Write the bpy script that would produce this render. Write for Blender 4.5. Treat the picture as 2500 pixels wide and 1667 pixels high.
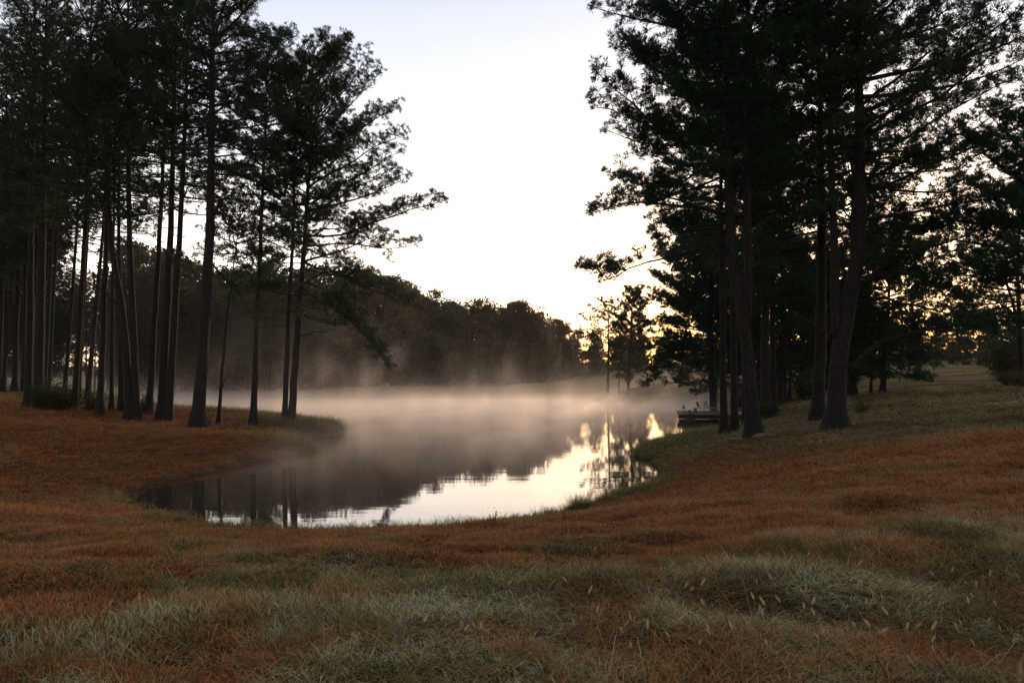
import bpy, math, random
import numpy as np
from mathutils import Vector, Matrix
R = math.radians
rng = np.random.default_rng(7)
random.seed(7)
for o in list(bpy.data.objects): bpy.data.objects.remove(o)
S = bpy.context.scene
C = S.collection

# ------------------------------------------------------------------ camera
F = 2500 * 28 / 36.0
CAMZ = 3.8
PITCH = math.atan(81.5 / F)
cam_d = bpy.data.cameras.new('camera'); cam = bpy.data.objects.new('camera', cam_d); C.objects.link(cam)
cam_d.lens = 28; cam_d.sensor_width = 36; cam_d.clip_start = 0.1; cam_d.clip_end = 5000
cam.location = (0, 0, CAMZ); cam.rotation_euler = (R(90) + PITCH, 0, 0)
S.camera = cam
# ------------------------------------------------------------------ world and sun
SUN_AZ, SUN_EL = R(20), R(6.5)
S.view_settings.view_transform = 'Standard'; S.view_settings.look = 'None'
S.view_settings.exposure = 0.35; S.view_settings.gamma = 1.0
W = bpy.data.worlds.new('World'); S.world = W; W.use_nodes = True
nt = W.node_tree; N = nt.nodes; L = nt.links; N.clear()
def nd(N, t, **k):
    n = N.new(t)
    for a, b in k.items():
        if a.startswith('i_'): n.inputs[a[2:].replace('_', ' ')].default_value = b
        else: setattr(n, a, b)
    return n
def math_n(N, L, op, a, b=None, c=None, clamp=False):
    n = N.new('ShaderNodeMath'); n.operation = op; n.use_clamp = clamp
    for i, v in enumerate((a, b, c)):
        if v is None: continue
        if isinstance(v, (int, float)): n.inputs[i].default_value = v
        else: L.new(v, n.inputs[i])
    return n.outputs[0]
tc = N.new('ShaderNodeTexCoord')
sep = N.new('ShaderNodeSeparateXYZ'); L.new(tc.outputs['Generated'], sep.inputs[0])
zz = math_n(N, L, 'MAXIMUM', sep.outputs[2], 0.0)
ramp = N.new('ShaderNodeValToRGB'); L.new(zz, ramp.inputs[0])
SKY = [(0.0, (1.6, 1.15, .75)), (.03, (2.0, 1.55, 1.1)), (.075, (2.1, 1.72, 1.4)), (.13, (1.65, 1.42, 1.26)),
       (.19, (1.18, 1.07, 1.02)), (.26, (.84, .82, .84)), (.34, (.66, .66, .72)), (.44, (.50, .52, .60)), (1.0, (.30, .30, .38))]
e = ramp.color_ramp.elements
while len(e) < len(SKY): e.new(0.5)
for k, (p, c) in enumerate(SKY):
    e[k].position = p; e[k].color = (c[0] / 2.5, c[1] / 2.5, c[2] / 2.5, 1)
sx, sy = math.sin(SUN_AZ), math.cos(SUN_AZ)
az = math_n(N, L, 'ADD', math_n(N, L, 'MULTIPLY', sep.outputs[0], sx), math_n(N, L, 'MULTIPLY', sep.outputs[1], sy))
mr = N.new('ShaderNodeMapRange'); mr.interpolation_type = 'SMOOTHSTEP'
L.new(az, mr.inputs[0]); mr.inputs[1].default_value = -0.5; mr.inputs[2].default_value = 0.8
mr.inputs[3].default_value = 0.36; mr.inputs[4].default_value = 1.0
sc = N.new('ShaderNodeVectorMath'); sc.operation = 'SCALE'; L.new(ramp.outputs[0], sc.inputs[0])
L.new(math_n(N, L, 'MULTIPLY', mr.outputs[0], 2.5), sc.inputs['Scale'])
# the sky away from the dawn is bluer
mrb = N.new('ShaderNodeMapRange'); L.new(az, mrb.inputs[0]); mrb.inputs[1].default_value = -0.6; mrb.inputs[2].default_value = 0.5
mixb = N.new('ShaderNodeMix'); mixb.data_type = 'RGBA'; mixb.blend_type = 'MULTIPLY'; mixb.inputs[0].default_value = 1
tint = N.new('ShaderNodeMix'); tint.data_type = 'RGBA'; L.new(mrb.outputs[0], tint.inputs[0])
tint.inputs[6].default_value = (1.05, .97, .93, 1); tint.inputs[7].default_value = (1, 1, 1, 1)
L.new(sc.outputs[0], mixb.inputs[6]); L.new(tint.outputs[2], mixb.inputs[7])
# amber glow where the sun is about to rise
dt = N.new('ShaderNodeVectorMath'); dt.operation = 'DOT_PRODUCT'; L.new(tc.outputs['Generated'], dt.inputs[0])
dt.inputs[1].default_value = (math.sin(R(19)), math.cos(R(19)), 0.03)
gl = math_n(N, L, 'POWER', math_n(N, L, 'MAXIMUM', dt.outputs['Value'], 0.0), 22)
gl = math_n(N, L, 'MULTIPLY', gl, math_n(N, L, 'EXPONENT', math_n(N, L, 'MULTIPLY', zz, -10)))
ad = N.new('ShaderNodeMix'); ad.data_type = 'RGBA'; ad.clamp_factor = True; L.new(math_n(N, L, 'MULTIPLY', gl, 1.6), ad.inputs[0]); L.new(mixb.outputs[2], ad.inputs[6]); ad.inputs[7].default_value = (2.6, 1.15, .26, 1)
sky = N.new('ShaderNodeTexSky'); sky.sky_type = 'NISHITA'; sky.sun_disc = False
sky.sun_elevation = SUN_EL; sky.sun_rotation = SUN_AZ
b1 = N.new('ShaderNodeBackground'); L.new(sky.outputs[0], b1.inputs[0]); b1.inputs[1].default_value = 0.05
b2 = N.new('ShaderNodeBackground'); L.new(ad.outputs[2], b2.inputs[0]); b2.inputs[1].default_value = 1.0
ash = N.new('ShaderNodeAddShader'); L.new(b1.outputs[0], ash.inputs[0]); L.new(b2.outputs[0], ash.inputs[1])
wo = N.new('ShaderNodeOutputWorld'); L.new(ash.outputs[0], wo.inputs[0])

sd = bpy.data.lights.new('sun', 'SUN'); sd.energy = 1.7; sd.angle = R(0.6); sd.color = (1, .71, .50)
sun = bpy.data.objects.new('sun', sd); C.objects.link(sun)
sdir = Vector((sx * math.cos(SUN_EL), sy * math.cos(SUN_EL), math.sin(SUN_EL)))
sun.rotation_euler = sdir.to_track_quat('Z', 'Y').to_euler()
S.cycles.max_bounces = 6; S.cycles.diffuse_bounces = 2; S.cycles.glossy_bounces = 3
S.cycles.transparent_max_bounces = 6; S.cycles.volume_bounces = 2
S.cycles.volume_step_rate = 3.0; S.cycles.volume_max_steps = 96

# ------------------------------------------------------------------ helpers
def tag(o, label=None, cat=None, group=None, kind=None):
    if label: o['label'] = label
    if cat: o['category'] = cat
    if group: o['group'] = group
    if kind: o['kind'] = kind
    return o
def mesh_np(name, V, Q=None, T=None, smooth=False):
    me = bpy.data.meshes.new(name)
    V = np.asarray(V, dtype=np.float32).reshape(-1, 3)
    Q = np.zeros((0, 4), np.int32) if Q is None or len(Q) == 0 else np.asarray(Q, np.int32).reshape(-1, 4)
    T = np.zeros((0, 3), np.int32) if T is None or len(T) == 0 else np.asarray(T, np.int32).reshape(-1, 3)
    me.vertices.add(len(V)); me.vertices.foreach_set('co', V.ravel())
    nl = Q.size + T.size
    me.loops.add(nl); me.loops.foreach_set('vertex_index', np.concatenate([Q.ravel(), T.ravel()]))
    me.polygons.add(len(Q) + len(T))
    ls = np.concatenate([np.arange(len(Q)) * 4, Q.size + np.arange(len(T)) * 3]).astype(np.int32)
    me.polygons.foreach_set('loop_start', ls)
    if smooth: me.polygons.foreach_set('use_smooth', np.ones(len(ls), bool))
    me.update(calc_edges=True); me.validate()
    return me
def link(name, me, mat, parent=None):
    o = bpy.data.objects.new(name, me); C.objects.link(o)
    if mat is not None: me.materials.append(mat) if not me.materials else None
    if parent: o.parent = parent
    return o
def empty(name, loc, rz=0):
    o = bpy.data.objects.new(name, None); C.objects.link(o); o.location = loc; o.rotation_euler = (0, 0, rz)
    o.empty_display_size = 0.3
    return o
class MB:
    """collects tubes, boxes and strips into one mesh"""
    def __init__(s): s.V = []; s.Q = []; s.T = []; s.n = 0
    def add(s, V, Q=None, T=None):
        V = np.asarray(V, float).reshape(-1, 3); s.V.append(V)
        if Q is not None and len(Q): s.Q.append(np.asarray(Q) + s.n)
        if T is not None and len(T): s.T.append(np.asarray(T) + s.n)
        s.n += len(V)
    def tube(s, P, rad, sides=6, cap=True):
        P = np.asarray(P, float); n = len(P); rad = np.broadcast_to(np.asarray(rad, float), (n,))
        D = np.gradient(P, axis=0); D /= np.linalg.norm(D, axis=1)[:, None] + 1e-9
        ref = np.array([0, 0, 1.0]) if abs(D[0][2]) < 0.9 else np.array([1.0, 0, 0])
        A = np.cross(D, ref); A /= np.linalg.norm(A, axis=1)[:, None] + 1e-9; B = np.cross(D, A)
        th = np.arange(sides) * 2 * math.pi / sides
        V = P[:, None, :] + rad[:, None, None] * (np.cos(th)[None, :, None] * A[:, None, :] + np.sin(th)[None, :, None] * B[:, None, :])
        i = np.arange(n - 1)[:, None] * sides; j = np.arange(sides)[None, :]; k = (j + 1) % sides
        Q = np.stack([i + j, i + k, i + sides + k, i + sides + j], -1).reshape(-1, 4)
        V = V.reshape(-1, 3); T = []
        if cap:
            V = np.vstack([V, P[-1] + D[-1] * rad[-1] * .5, P[0]]); c = n * sides
            T = [(c - sides + a, c - sides + (a + 1) % sides, c) for a in range(sides)] + [((a + 1) % sides, a, c + 1) for a in range(sides)]
        s.add(V, Q, T)
    def box(s, lo, hi, rot=None, loc=(0, 0, 0), bev=0.0):
        lo = np.array(lo, float); hi = np.array(hi, float)
        V = np.array([[x, y, z] for z in (lo[2], hi[2]) for y in (lo[1], hi[1]) for x in (lo[0], hi[0])])
        if rot is not None: V = V @ np.array(Matrix.Rotation(rot, 3, 'Z')).T
        V = V + np.array(loc)
        s.add(V, [(0, 2, 3, 1), (4, 5, 7, 6), (0, 1, 5, 4), (2, 6, 7, 3), (0, 4, 6, 2), (1, 3, 7, 5)])
    def mesh(s, name, smooth=False):
        V = np.vstack(s.V) if s.V else np.zeros((0, 3))
        return mesh_np(name, V, np.vstack(s.Q) if s.Q else None, np.vstack(s.T) if s.T else None, smooth)
    def build(s, name, mat, parent=None, smooth=False):
        return link(name, s.mesh(name, smooth), mat, parent)

def material(name):
    m = bpy.data.materials.new(name); m.use_nodes = True
    nt = m.node_tree; b = nt.nodes['Principled BSDF']
    return m, nt.nodes, nt.links, b
def pos_noise(N, L, scale, vec=None, detail=4, rough=.55, coord='world'):
    if vec is None:
        if coord == 'world': g = N.new('ShaderNodeNewGeometry'); vec = g.outputs['Position']
        else: g = N.new('ShaderNodeTexCoord'); vec = g.outputs['Object']
    t = N.new('ShaderNodeTexNoise'); t.inputs['Scale'].default_value = scale; t.inputs['Detail'].default_value = detail
    t.inputs['Roughness'].default_value = rough; L.new(vec, t.inputs['Vector'])
    return t.outputs['Fac']
def rampn(N, L, fac, stops):
    r = N.new('ShaderNodeValToRGB'); L.new(fac, r.inputs[0]); e = r.color_ramp.elements
    while len(e) < len(stops): e.new(.5)
    for k, (p, c) in enumerate(stops): e[k].position = p; e[k].color = (*c, 1)
    return r.outputs[0]
def mixc(N, L, fac, a, b, blend='MIX'):
    m = N.new('ShaderNodeMix'); m.data_type = 'RGBA'; m.blend_type = blend
    for s, v in ((0, fac), (6, a), (7, b)):
        if isinstance(v, tuple): m.inputs[s].default_value = (*v, 1)
        elif isinstance(v, (int, float)): m.inputs[s].default_value = v
        else: L.new(v, m.inputs[s])
    return m.outputs[2]
def maprange(N, L, v, a, b, c=0., d=1., smooth=True):
    m = N.new('ShaderNodeMapRange'); m.interpolation_type = 'SMOOTHSTEP' if smooth else 'LINEAR'
    L.new(v, m.inputs[0])
    for i, x in enumerate((a, b, c, d)): m.inputs[i + 1].default_value = x
    return m.outputs[0]

# ------------------------------------------------------------------ rays and terrain
cp, sp = math.cos(PITCH), math.sin(PITCH)
def ray(u, v):
    a = (u - 1250) / F; b = (833.5 - v) / F
    return np.array([a, cp - b * sp, sp + b * cp])
def at(u, v, Y):
    d = ray(u, v); return np.array([0, 0, CAMZ]) + d * (Y / d[1])
def plan(u, v, z=0.0):
    d = ray(u, v); t = (z - CAMZ) / d[2]; return np.array([d[0] * t, d[1] * t])
shore_px = [(310, 1228), (345, 1245), (425, 1262), (530, 1282), (690, 1298), (850, 1298), (1060, 1292), (1220, 1280), (1360, 1255),
            (1488, 1215), (1584, 1192), (1626, 1172), (1622, 1150), (1598, 1128), (1566, 1106), (1592, 1088), (1655, 1074), (1740, 1062),
            (1785, 1050), (1808, 1036), (1822, 1020), (1815, 1004), (1790, 994), (1745, 985), (1650, 983), (1560, 981), (1500, 979), (1440, 976.5),
            (1462, 972.5), (1400, 969.5), (1200, 968), (900, 968), (500, 968), (250, 968), (120, 969), (90, 975), (200, 984), (330, 990), (430, 1006),
            (520, 1020), (600, 1028), (690, 1034), (770, 1040), (826, 1051), (805, 1062), (752, 1068), (728, 1080), (756, 1100), (705, 1112), (640, 1122), (530, 1146), (425, 1166),
            (330, 1190), (285, 1208)]
SH = np.array([plan(u, v, 0.05) for u, v in shore_px])
def shore_sd(x, y):
    """distance to the shore line, positive on land"""
    x = np.asarray(x, float); y = np.asarray(y, float)
    best = np.full(x.shape, 1e9); ins = np.zeros(x.shape, bool)
    for i in range(len(SH)):
        a = SH[i]; b = SH[(i + 1) % len(SH)]
        dx, dy = b - a; t = np.clip(((x - a[0]) * dx + (y - a[1]) * dy) / (dx * dx + dy * dy), 0, 1)
        best = np.minimum(best, np.hypot(x - a[0] - t * dx, y - a[1] - t * dy))
        c = (a[1] > y) != (b[1] > y)
        with np.errstate(divide='ignore', invalid='ignore'):
            xi = a[0] + (y - a[1]) * dx / (dy if dy != 0 else 1e-9)
        ins ^= c & (x < xi)
    return np.where(ins, -best, best)
BL = 8.0
ctl_px = [(2480, 1400, 5.5), (1250, 1667, 4.1), (200, 1600, 5.0), (2480, 1169, 14), (2480, 1063, 20), (2490, 1000, 34), (2440, 946, 62), (2300, 905, 100), (2150, 900, 105),
          (2050, 900, 110), (1841, 1066, 41), (2040, 1047, 43), (1913, 977, 68), (2155, 962, 66), (2300, 975, 50), (2200, 1000, 42), (1600, 937, 190), (1350, 938, 200), (1200, 941, 190),
          (900, 950, 172), (500, 954, 165), (300, 954, 165), (1484, 966, 126), (10, 1120, 25), (10, 1010, 42), (20, 952, 66), (20, 948, 90), (240, 1015, 53), (700, 1042, 47), (330, 1032, 48), (480, 1046, 46.5), (400, 1100, 36), (200, 1150, 27)]
cx, cy, cz = [], [], []
for u, v, Y in ctl_px:
    p = at(u, v, Y); cx.append(p[0]); cy.append(p[1]); cz.append(p[2])
for p in ((0, -6, 2.6), (-20, -10, 2.4), (20, -10, 3.0), (0, 0, 2.28), (-200, 40, 3), (150, 60, 6), (-150, 250, 4), (0, 290, 8), (-60, 250, 6), (60, 290, 7), (110, 290, 8), (200, 300, 10), (90, 185, 8), (130, 190, 9), (-400, 500, 8), (500, 600, 12)):
    cx.append(p[0]); cy.append(p[1]); cz.append(p[2])
cx, cy, cz = map(np.array, (cx, cy, cz))
def bank(sdv, y): return (1 - .6 * np.clip((36 - y) / 12, 0, 1) * (1 - np.clip(sdv / 7, 0, 1)) ** 2) * (1 - np.exp(-np.maximum(sdv, 0) / (BL + 16 * np.clip((36 - y) / 12, 0, 1))))
cb = np.clip(cz / np.maximum(bank(shore_sd(cx, cy), cy), .22), 0.1, 12)
def warp(x, y):
    yy = np.maximum(y, -12) + 20.0; return x / yy, np.log(yy)
ca, cl = warp(cx, cy)
_rn = np.random.default_rng(3)
_waves = [(_rn.uniform(0, 6.28), _rn.uniform(0, 6.28), k, _rn.uniform(0, 6.28)) for k in (.12, .17, .25, .4, .6, .9, 1.4, 2.2, 3.3, 4.6, 6.1) for _ in range(3)]
def hgt(x, y):
    x = np.asarray(x, float); y = np.asarray(y, float)
    a, l = warp(x, y); w = np.zeros(x.shape); s = np.zeros(x.shape)
    for i in range(len(ca)):
        g = np.exp(-(((a - ca[i]) / .13) ** 2 + ((l - cl[i]) / .13) ** 2) * .5) + 1e-7 / (1e-3 + (a - ca[i]) ** 2 + (l - cl[i]) ** 2)
        w += g; s += g * cb[i]
    base = s / w; sdv = shore_sd(x, y)
    r = np.hypot(x, y); land = np.clip(sdv / 3, 0, 1)
    n = np.zeros(x.shape)
    for th, ph, k, q in _waves:
        amp = .045 / (k ** .75) * (1 if k < .5 else np.clip((22 - r) / 14, 0, 1)) * (1 if k > .5 else .8)
        n += amp * (1.7 if k > 2 else 1) * np.sin(k * (x * math.cos(th) + y * math.sin(th)) + ph + 1.3 * np.sin(k * .6 * (x * math.sin(q) - y * math.cos(q)) + q))
    z = base * bank(sdv, y) + .10 * (1 - np.exp(-np.maximum(sdv, 0) / .35)) + n * land * .55
    return np.where(sdv > 0, z, -1.6 * (1 - np.exp(sdv / 3.0)))
def hz(x, y): return float(hgt(np.array([x]), np.array([y]))[0])
def ground(u, v, lo=3.0, hi=300.0):
    d = ray(u, v); t = np.geomspace(lo, hi, 700); x = d[0] * t / d[1]; y = t
    z = CAMZ + d[2] * t / d[1]; h = hgt(x, y); k = np.argmax(h >= z)
    if h[k] < z[k]: k = len(t) - 1
    return np.array([x[k], y[k], h[k]])

rr = np.concatenate([[0.3], np.geomspace(1.0, 14, 300), np.geomspace(14.1, 260, 420), np.geomspace(268, 1500, 30)])
aa = np.concatenate([np.arange(-180, -50, 4.0), np.arange(-50, 50, .2), np.arange(50, 180, 4.0)]) * math.pi / 180
RR, AA = np.meshgrid(rr, aa, indexing='ij')
GX = RR * np.sin(AA); GY = RR * np.cos(AA); GZ = hgt(GX, GY)
na = len(aa); i = np.arange(len(rr) - 1)[:, None] * na; j = np.arange(na)[None, :]; k = (j + 1) % na
Q = np.stack([i + j, i + na + j, i + na + k, i + k], -1).reshape(-1, 4)
V = np.stack([GX, GY, GZ], -1).reshape(-1, 3)
V = np.vstack([V, [0, 0, hz(0, 0)]]); T = [(a, (a + 1) % na, len(V) - 1) for a in range(na)]
ground_me = mesh_np('ground', V, Q, T, True)

# ------------------------------------------------------------------ materials: grass colours from place
def grass_colour(N, L, blade=False):
    g = N.new('ShaderNodeNewGeometry'); P = g.outputs['Position']
    sp_ = N.new('ShaderNodeSeparateXYZ'); L.new(P, sp_.inputs[0])
    n1 = pos_noise(N, L, .35, P, 5, .6); n2 = pos_noise(N, L, 1.7, P, 4, .6); n3 = pos_noise(N, L, .09, P, 3, .5)
    mp_ = N.new('ShaderNodeMapping'); mp_.inputs['Scale'].default_value = (.35, 1.3, 1); L.new(P, mp_.inputs[0])
    pale = rampn(N, L, n2, [(.3, (.28, .21, .10)), (.7, (.52, .44, .26))]); far_ = rampn(N, L, n2, [(.3, (.30, .24, .13)), (.7, (.52, .42, .25))])
    rust = rampn(N, L, n2, [(.30, (.19, .050, .016)), (.47, (.34, .098, .028)), (.60, (.36, .150, .045)), (.73, (.20, .145, .045))])
    straw = rampn(N, L, n2, [(.3, (.26, .135, .045)), (.7, (.42, .25, .105))])
    green = rampn(N, L, n2, [(.3, (.050, .062, .020)), (.7, (.13, .14, .048))])
    frost = rampn(N, L, n2, [(.25, (.075, .095, .032)), (.48, (.22, .27, .13)), (.70, (.50, .56, .36))])
    c = mixc(N, L, maprange(N, L, n1, .52, .68), rust, straw)
    c = mixc(N, L, math_n(N, L, 'MULTIPLY', maprange(N, L, pos_noise(N, L, .9, P, 5, .65), .50, .66), .5), c, rampn(N, L, n2, [(.3, (.10, .065, .024)), (.7, (.21, .15, .055))]))
    # greener with distance on the right meadow, far field pale straw
    yx = math_n(N, L, 'ADD', math_n(N, L, 'ADD', sp_.outputs[1], math_n(N, L, 'MAXIMUM', math_n(N, L, 'MINIMUM', sp_.outputs[0], 22.0), -20.0)), math_n(N, L, 'MULTIPLY', n3, 16))
    c = mixc(N, L, math_n(N, L, 'MULTIPLY', maprange(N, L, yx, 38, 58), .8), c, mixc(N, L, maprange(N, L, pos_noise(N, L, .5, mp_.outputs[0], 5, .6), .38, .62), green, pale))
    c = mixc(N, L, math_n(N, L, 'MULTIPLY', maprange(N, L, sp_.outputs[1], 100, 130), .7), c, far_)
    # dewy green growth close to the camera
    e = math_n(N, L, 'SUBTRACT', math_n(N, L, 'ADD', 5.5, math_n(N, L, 'MULTIPLY', math_n(N, L, 'MINIMUM', sp_.outputs[0], 4.0), .6)), sp_.outputs[1])
    e = math_n(N, L, 'ADD', e, math_n(N, L, 'MULTIPLY', math_n(N, L, 'SUBTRACT', n1, .5), 7))
    f = math_n(N, L, 'MULTIPLY', maprange(N, L, e, -.6, 1.6), maprange(N, L, pos_noise(N, L, 1.1, P, 4, .6), .38, .56, .15, 1.0))
    if blade:
        ta = N.new('ShaderNodeAttribute'); ta.attribute_name = 'tone'; tx = N.new('ShaderNodeSeparateXYZ'); L.new(ta.outputs['Vector'], tx.inputs[0])
        f = math_n(N, L, 'MULTIPLY', f, maprange(N, L, tx.outputs[0], .54, .60, 1.0, .12))
    c = mixc(N, L, math_n(N, L, 'MULTIPLY', f, .9), c, mixc(N, L, maprange(N, L, n2, .42, .58), green, frost))
    # green fringe by the water, under the trees
    return c, n2, g
def mat_ground():
    m, N, L, b = material('grassland')
    c, n2, g = grass_colour(N, L)
    hi = pos_noise(N, L, 26, None, 6, .7)
    c = mixc(N, L, 1.0, c, rampn(N, L, hi, [(.3, (.25, .25, .25)), (.7, (1.1, 1.1, 1.1))]), 'MULTIPLY')
    gz = N.new('ShaderNodeSeparateXYZ'); gg = N.new('ShaderNodeNewGeometry'); L.new(gg.outputs['Position'], gz.inputs[0])
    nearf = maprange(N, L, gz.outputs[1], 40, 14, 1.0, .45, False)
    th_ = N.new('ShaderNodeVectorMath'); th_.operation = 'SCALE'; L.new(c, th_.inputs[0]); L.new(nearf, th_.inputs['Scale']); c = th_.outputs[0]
    wet = math_n(N, L, 'ADD', gz.outputs[2], math_n(N, L, 'MULTIPLY', math_n(N, L, 'SUBTRACT', hi, .5), .10))
    c = mixc(N, L, maprange(N, L, wet, .10, .05), c, mixc(N, L, hi, (.035, .026, .018), (.11, .085, .06)))
    L.new(c, b.inputs['Base Color']); b.inputs['Roughness'].default_value = .95
    b.inputs['Specular IOR Level'].default_value = 0
    bp = N.new('ShaderNodeBump'); bp.inputs['Strength'].default_value = .9; bp.inputs['Distance'].default_value = .12
    L.new(pos_noise(N, L, 5, None, 8, .75), bp.inputs['Height']); L.new(bp.outputs[0], b.inputs['Normal'])
    return m
def mat_blade(name, green=0.0):
    m, N, L, b = material(name)
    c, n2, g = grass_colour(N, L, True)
    at_ = N.new('ShaderNodeAttribute'); at_.attribute_name = 'tone'
    sx_ = N.new('ShaderNodeSeparateXYZ'); L.new(at_.outputs['Vector'], sx_.inputs[0])
    if green: c = mixc(N, L, green, c, rampn(N, L, sx_.outputs[0], [(.1, (.035, .075, .015)), (.6, (.085, .13, .03)), (.9, (.17, .15, .055))]))
    # single blades vary: dead straw, dark red, green
    c = mixc(N, L, maprange(N, L, sx_.outputs[0], .80, .84), c, (.27, .20, .10))
    c = mixc(N, L, maprange(N, L, sx_.outputs[0], .18, .14), c, (.075, .085, .028))
    c = mixc(N, L, 1.0, c, rampn(N, L, sx_.outputs[1], [(0, (.5, .46, .42)), (.5, (.85, .85, .85)), (1, (1.9, 1.9, 1.9))]), 'MULTIPLY')  # shade painted into the blade feet; tips paler with dew
    L.new(c, b.inputs['Base Color']); b.inputs['Roughness'].default_value = .55
    b.inputs['Specular IOR Level'].default_value = .08
    tr = N.new('ShaderNodeBsdfTranslucent'); L.new(c, tr.inputs[0]); mx = N.new('ShaderNodeMixShader'); mx.inputs[0].default_value = .3
    L.new(b.outputs[0], mx.inputs[1]); L.new(tr.outputs[0], mx.inputs[2])
    L.new(mx.outputs[0], N['Material Output'].inputs[0])
    return m
M = {}
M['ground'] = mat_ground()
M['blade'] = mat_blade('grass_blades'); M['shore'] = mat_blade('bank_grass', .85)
def mat_bark():
    m, N, L, b = material('pine_bark')
    t = N.new('ShaderNodeTexCoord'); mp = N.new('ShaderNodeMapping'); mp.inputs['Scale'].default_value = (1, 1, .28); L.new(t.outputs['Object'], mp.inputs[0])
    v = N.new('ShaderNodeTexVoronoi'); v.feature = 'DISTANCE_TO_EDGE'; v.inputs['Scale'].default_value = 9; L.new(mp.outputs[0], v.inputs['Vector'])
    n = pos_noise(N, L, 14, mp.outputs[0], 5)
    c = rampn(N, L, v.outputs['Distance'], [(0, (.004, .0035, .0035)), (.12, (.019, .017, .017)), (.4, (.038, .033, .031))])
    c = mixc(N, L, n, c, (.022, .019, .018), 'MIX'); L.new(c, b.inputs['Base Color'])
    b.inputs['Roughness'].default_value = .9; b.inputs['Specular IOR Level'].default_value = .2
    bp = N.new('ShaderNodeBump'); bp.inputs['Strength'].default_value = 1; bp.inputs['Distance'].default_value = .05
    L.new(math_n(N, L, 'MINIMUM', v.outputs['Distance'], .2), bp.inputs['Height']); L.new(bp.outputs[0], b.inputs['Normal'])
    return m
M['bark'] = mat_bark()
def mat_leaf(name, a, b_, c_, trans=.25):
    m, N, L, b = material(name)
    oi = N.new('ShaderNodeObjectInfo'); n = pos_noise(N, L, .55, None, 3)
    at_ = N.new('ShaderNodeNewGeometry')
    f = math_n(N, L, 'ADD', math_n(N, L, 'MULTIPLY', n, .6), math_n(N, L, 'MULTIPLY', oi.outputs['Random'], .4))
    f = math_n(N, L, 'ADD', f, math_n(N, L, 'MULTIPLY', math_n(N, L, 'SUBTRACT', at_.outputs['Random Per Island'], .5), .35))
    c = rampn(N, L, f, [(.25, a), (.5, b_), (.75, c_)])
    L.new(c, b.inputs['Base Color']); b.inputs['Roughness'].default_value = .6; b.inputs['Specular IOR Level'].default_value = .15
    tr = N.new('ShaderNodeBsdfTranslucent'); L.new(c, tr.inputs[0]); mx = N.new('ShaderNodeMixShader'); mx.inputs[0].default_value = trans
    L.new(b.outputs[0], mx.inputs[1]); L.new(tr.outputs[0], mx.inputs[2]); L.new(mx.outputs[0], N['Material Output'].inputs[0])
    return m
M['needle'] = mat_leaf('pine_needles', (.012, .040, .022), (.020, .052, .024), (.045, .060, .018), .25)
M['leaf'] = mat_leaf('autumn_leaves', (.030, .044, .014), (.065, .062, .020), (.13, .08, .028), .3)
M['bushleaf'] = mat_leaf('bush_leaves', (.02, .035, .012), (.04, .055, .015), (.10, .05, .02), .3)
def plain(name, col, rough=.6, metal=0.0, var=.25, scale=8):
    m, N, L, b = material(name)
    n = pos_noise(N, L, scale, None, 5, .6, 'obj')
    c = mixc(N, L, n, tuple(x * (1 - var) for x in col), tuple(min(1, x * (1 + var)) for x in col)); L.new(c, b.inputs['Base Color'])
    b.inputs['Roughness'].default_value = rough; b.inputs['Metallic'].default_value = metal
    return m

tag(link('ground', ground_me, M['ground']), 'rust and green grassland sloping down to the pond', 'ground', kind='structure')
# ------------------------------------------------------------------ water
def mat_water():
    m, N, L, b = material('pond_water')
    b.inputs['Base Color'].default_value = (.020, .014, .009, 1); b.inputs['Roughness'].default_value = .03
    b.inputs['IOR'].default_value = 1.55; b.inputs['Specular IOR Level'].default_value = .5
    g = N.new('ShaderNodeNewGeometry'); mp = N.new('ShaderNodeMapping'); mp.inputs['Scale'].default_value = (.5, 1.6, 1); L.new(g.outputs['Position'], mp.inputs[0])
    n1 = pos_noise(N, L, 2.2, mp.outputs[0], 3, .5); n2 = pos_noise(N, L, .5, mp.outputs[0], 2, .5)
    h = math_n(N, L, 'ADD', math_n(N, L, 'MULTIPLY', n1, .25), n2)
    bp = N.new('ShaderNodeBump'); bp.inputs['Strength'].default_value = .035; bp.inputs['Distance'].default_value = .08
    L.new(h, bp.inputs['Height']); L.new(bp.outputs[0], b.inputs['Normal'])
    return m
w = MB(); w.add([(-260, 15, 0), (60, 15, 0), (60, 152, 0), (-260, 152, 0)], [(0, 1, 2, 3)])
tag(w.build('water', mat_water()), 'still dark pond water mirroring sky and trees', 'water', kind='structure')

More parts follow.
